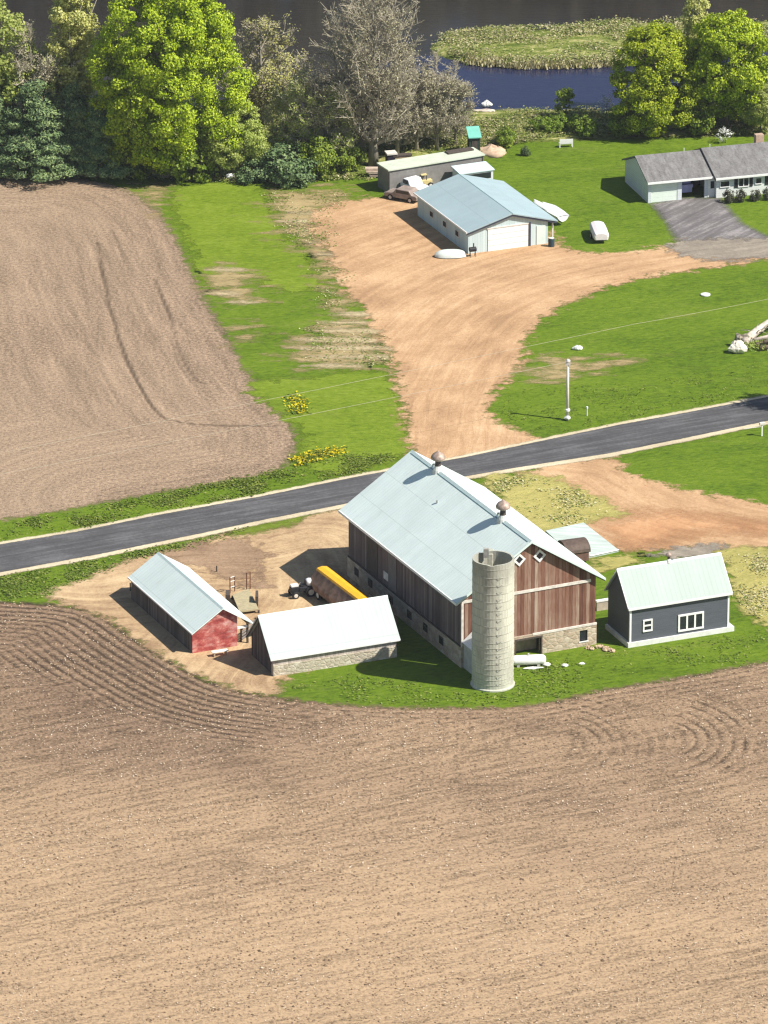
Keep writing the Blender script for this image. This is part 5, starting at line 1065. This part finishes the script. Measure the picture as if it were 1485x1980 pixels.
# fallen trunk with its pale cut end
t = box_thing('fallen_trunk', 'fallen bleached tree trunk with torn roots over a heap of brown logs on the lawn', 'tree trunk', 1440, 664, 0)
o0 = G(1440,664); q0 = G(1438,662,.55)-o0; q1 = G(1486,624,1.1)-o0; q2 = G(1560,580,2.0)-o0; m_bl = plain('bleached_trunk', (.52,.45,.37), .85, .35, 2.2, bump=.5)
MB().tube([q0, q0.lerp(q1,.5)+Vector((0,0,.1)), q1, q2], [.5,.42,.36,.26], 9).build('trunk', m_bl, t, smooth=True)
m = MB(); rr = random.Random(5)
for k in range(26):
    a = rr.uniform(0,6.28); p = q0.lerp(q2, rr.uniform(-.02,.8)); l = rr.uniform(.6,2.2); e_ = p+Vector((math.cos(a)*l, math.sin(a)*l*.8, rr.uniform(-.1,.8))); m.tube([p, p.lerp(e_,.5)+Vector((0,0,.2)), e_], [.09,.05,.02], 4)
m.build('branches', m_barkg, t)
MB().blob(q0+Vector((-.25,.35,.1)),(.75,.35,.6),8,9,.3).build('root_plate', plain('torn_roots', (.3,.26,.2), .95, .4, 3, bump=.8), t)
rg = np.random.default_rng(9); p = np.column_stack([rg.uniform(-.6,4.2,1500), rg.normal(-.9,.7,1500), rg.uniform(.02,.6,1500)]); o_ = rg.normal(0,1,p.shape); o_[:,2] = abs(o_[:,2]); o_ /= np.linalg.norm(o_,axis=1)[:,None]
v, f = leaves(p, .2, o_, rg); npmesh('dead_foliage', v, f, m_olive, t)
m_dl = plain('brown_log', (.2,.15,.105), .95, .35, 2.5, bump=.5)
for k, (x0, y0, z0, x1, y1, z1, r_) in enumerate(((1.0,-1.4,.3,4.6,-.2,.5,.3),(1.4,-2.2,.25,4.8,-1.4,.35,.26),(.9,-.6,.55,4.4,.9,.7,.24),(1.8,-1.7,.75,4.9,-.7,.85,.2))):
    MB().tube([(x0,y0,z0),((x0+x1)/2,(y0+y1)/2+.15,(z0+z1)/2+.05),(x1,y1,z1)], [r_,r_*.9,r_*.8], 8).build('log', m_dl if k != 2 else m_bl, t, smooth=True)
o = tag(MB().blob((0,0,.55),(.85,.6,.62),12,8,.16).build('boulder', plain('white_limestone', (.72,.66,.58), .85, .1, 2, bump=.4)), 'big white boulder at the foot of the fallen trunk', 'boulder'); o.location = G(1426,682)
# ---- behind the pale shed
a = G(750,374); b_ = G(937,343); dd = b_-a; t = thing('long_shed', 'long low grey shed with a flat white roof, behind the pale shed', 'shed', a, math.atan2(dd.y, dd.x)); Lh = dd.length
MB().box(.1,Lh-.1,.05,2.5,0,2.5).build('wall', plain('grey_shed_wall', (.2,.19,.18), .9, .18, 1.5), t); MB().prism([(-.12,2.5),(-.12,2.64),(2.6,2.7),(2.6,2.56)], 0, Lh).build('roof', plain('flat_pale_roof', (.5,.54,.44), .6, .1, 1), t)
for k in range(2): MB().box(.12+k*(Lh-.4), .22+k*(Lh-.4), -.02, .05, 0, 2.5).build('post', DWOOD, t)
MB().box(Lh-3.6,Lh-.5,1.5,2.4,2.69,2.85).build('roof_clutter', DWOOD, t)
t = box_thing('tool_box', 'tall dark box with a white lid at the end of the long grey shed', 'box', 756, 330, R(15)); MB().box(-.5,.5,-.5,.5,0,1.95).build('body', plain('dark_violet_box', (.02,.017,.03), .7, .3), t); MB().box(-.58,.58,-.6,.6,1.95,2.12).build('lid', TRIM, t)
t = box_thing('timber_stack', 'loose stack of tan boards beside the tall dark box', 'timber', 775, 330, R(15))
for k in range(7): MB().box(-.9+.1*(k%3),.9+.05*k,-.45+.03*k,.45,.02+k*.27,.2+k*.27).build('board', TWOOD if k % 2 else DWOOD, t)
t = box_thing('junk_pile', 'pale heap of boards and junk at the edge of the thicket', 'junk', 726, 342)
for k in range(7): MB().box(random.uniform(-1.2,0),random.uniform(.2,1.2),random.uniform(-.5,0),random.uniform(.1,.5),.05+k*.14,.17+k*.14).build('board', plain('pale_junk_board', (.48,.38,.3), .9, .25, 3), t)
t = box_thing('outhouse', 'narrow dark hut with a teal roof among the trees', 'hut', 916, 300, R(10)); MB().box(-.6,.6,-.6,.6,0,2.15).build('wall', plain('dark_green_wall', (.03,.045,.04), .8, .3), t); MB().prism([(-.8,2.16),(-.8,2.26),(.8,3.05),(.8,2.95)], -.72, .72).build('roof', plain('teal_sheet', (.16,.45,.37), .5, .1), t); MB().box(-.3,.3,-.64,-.6,.1,1.9).build('door', DWOOD, t)
t = box_thing('sand_heap', 'low heap of tan sand by the teal roofed hut', 'sand', 950, 297); MB().blob((0,0,.1),(1.6,1.3,.75),6,10,.2).build('heap', plain('tan_sand', (.5,.36,.25), .95, .2, 3, bump=.4), t, smooth=True)
# vehicles tucked behind the shed corner
def car(name, label, cat, p, rz, c, l, w_, h, cab):
    t = thing(name, label, cat, p, rz); pr = [(-l/2,.35),(-l/2,.35+h*.38),(-l/2+.1,.35+h*.5),(cab[0],.35+h*.52),(cab[0]+.35,.35+h),(cab[1]-.4,.35+h),(cab[1],.35+h*.52),(l/2-.2,.35+h*.46),(l/2,.35+h*.3),(l/2,.35)]
    m = MB(); m.prism([(x, z) for x, z in pr], -w_/2, w_/2); m.v = [(y, x, z) for x, y, z in m.v]; m.f = [tuple(reversed(q)) for q in m.f]; m.build('body', c, t, bevel=.07)
    for y in (-w_/2-.01, w_/2-.01): MB().box(cab[0]+.35, cab[1]-.4, y, y+.02, .35+h*.57, .35+h*.92).build('side_window', GLASS, t)
    zc = .35+h*.54; MB().slab([(cab[1]-.02,-w_/2+.12,zc),(cab[1]-.02,w_/2-.12,zc),(cab[1]-.36,w_/2-.12,.35+h*.96),(cab[1]-.36,-w_/2+.12,.35+h*.96)], (.8,0,.6), -.02).build('windscreen', GLASS, t)
    for x in (-l*.3, l*.3):
        for y in (-w_/2+.05, w_/2-.05): wheel(t, x, y, .33, .2)
    for y in (-w_/2+.25, w_/2-.25): MB().box(l/2-.02,l/2+.03,y-.14,y+.14,.35+h*.22,.35+h*.34).build('headlight', STEEL, t)
    return t
car('parked_car', 'dull brown old car parked at the end of the long grey shed', 'car', G(781,386), R(150), plain('dull_brown_paint', (.27,.215,.185), .45, .25, 2), 4.0, 1.65, 1.0, (-1.4,.9))
car('pickup_truck', 'white pickup truck nosed in between the brown car and the pale shed', 'truck', G(802,373), R(128), plain('white_car_paint', (.74,.75,.78), .3, .05), 4.4, 1.75, 1.25, (-.3,1.3))
t = box_thing('yellow_loader', 'small cream yellow machine standing before the long grey shed', 'machine', 822, 362, R(20)); m_y = plain('cream_yellow', (.62,.5,.24), .5, .15); MB().box(-.7,.7,-.4,.4,.35,.9).build('body', m_y, t, bevel=.05); MB().box(-.55,.1,-.35,.35,1.45,1.55).build('canopy', m_y, t)
for x in (-.5,.05):
    for y in (-.3,.3): MB().box(x-.03,x+.03,y-.03,y+.03,.9,1.45).build('canopy_post', BLACK, t)
for x in (-.45,.45):
    for y in (-.45,.45): wheel(t, x, y, .32, .18)
# camper with the pale roof beyond the shed ridge
a = G(890,368); b_ = G(954,359); dd = b_-a; t = thing('camper', 'low camper with a pale blue roof and dark windows beyond the shed ridge', 'camper', a, math.atan2(dd.y, dd.x)); Lh = dd.length
MB().box(0,Lh,0,2.1,.4,1.75).build('body', plain('pale_camper', (.6,.63,.64), .4, .06), t, bevel=.08); MB().prism([(-.1,1.77),(-.1,1.87),(2.2,2.1),(2.2,1.98)], -.1, Lh+.1).build('roof', plain('pale_blue_sheet', (.56,.66,.68), .5, .06), t)
MB().box(.2,Lh-.3,-.03,0,.95,1.6).build('window_band', GLASS, t)
for x in (.9, Lh-.9): wheel(t, x, .15, .36, .2)
# rocks and the white boulder at the wood edge
o = tag(MB().blob((0,0,.3),(.48,.35,.34),3,8,.12).build('boulder', WHITE), 'small white boulder alone at the foot of the maple', 'boulder'); o.location = G(445,347)
for k, (u, v) in enumerate(((297,340),(312,337),(323,343),(337,341))):
    o = tag(MB().blob((0,0,.25),(.6+.1*k,.4,.34),30+k,7,.2).build('field_rock', plain('grey_tan_rock', (.4,.34,.26), .95, .3, 3)), ('tan rock nearest the dark spruces, in the row below the maple','rock set furthest back in the row below the maple','rock nearest the field in the row below the maple','largest rock, at the maple end of the row')[k], 'rock', 'rocks below the maple'); o.location = G(u, v)
o = tag(MB().blob((0,0,.3),(.55,.4,.42),17,8,.2).build('boulder', CONCW), 'white rock at the water edge of the blue backwater', 'boulder'); o.location = G(941,207)
o = tag(MB().blob((0,0,.15),(1.2,.45,.2),19,8,.2).build('driftwood', plain('bleached_trunk', (.52,.45,.37))), 'pale driftwood log on the bank below the white rock', 'log'); o.location = G(938,217)

# ------------------------------------------------------------------ the air
s = NT('haze_air'); s.t.nodes.remove(s.b); vol = s.n('ShaderNodeVolumePrincipled'); vol.inputs['Color'].default_value = (.9,.94,1,1); vol.inputs['Density'].default_value = .000034
vol.inputs['Anisotropy'].default_value = 0.0; s.l(vol.outputs[0], s.out.inputs['Volume'])
tag(MB().box(-1520, 1520, -1220, 1820, -1, 232).build('haze', s.m), 'thin pale summer air over the whole farm', kind='stuff')
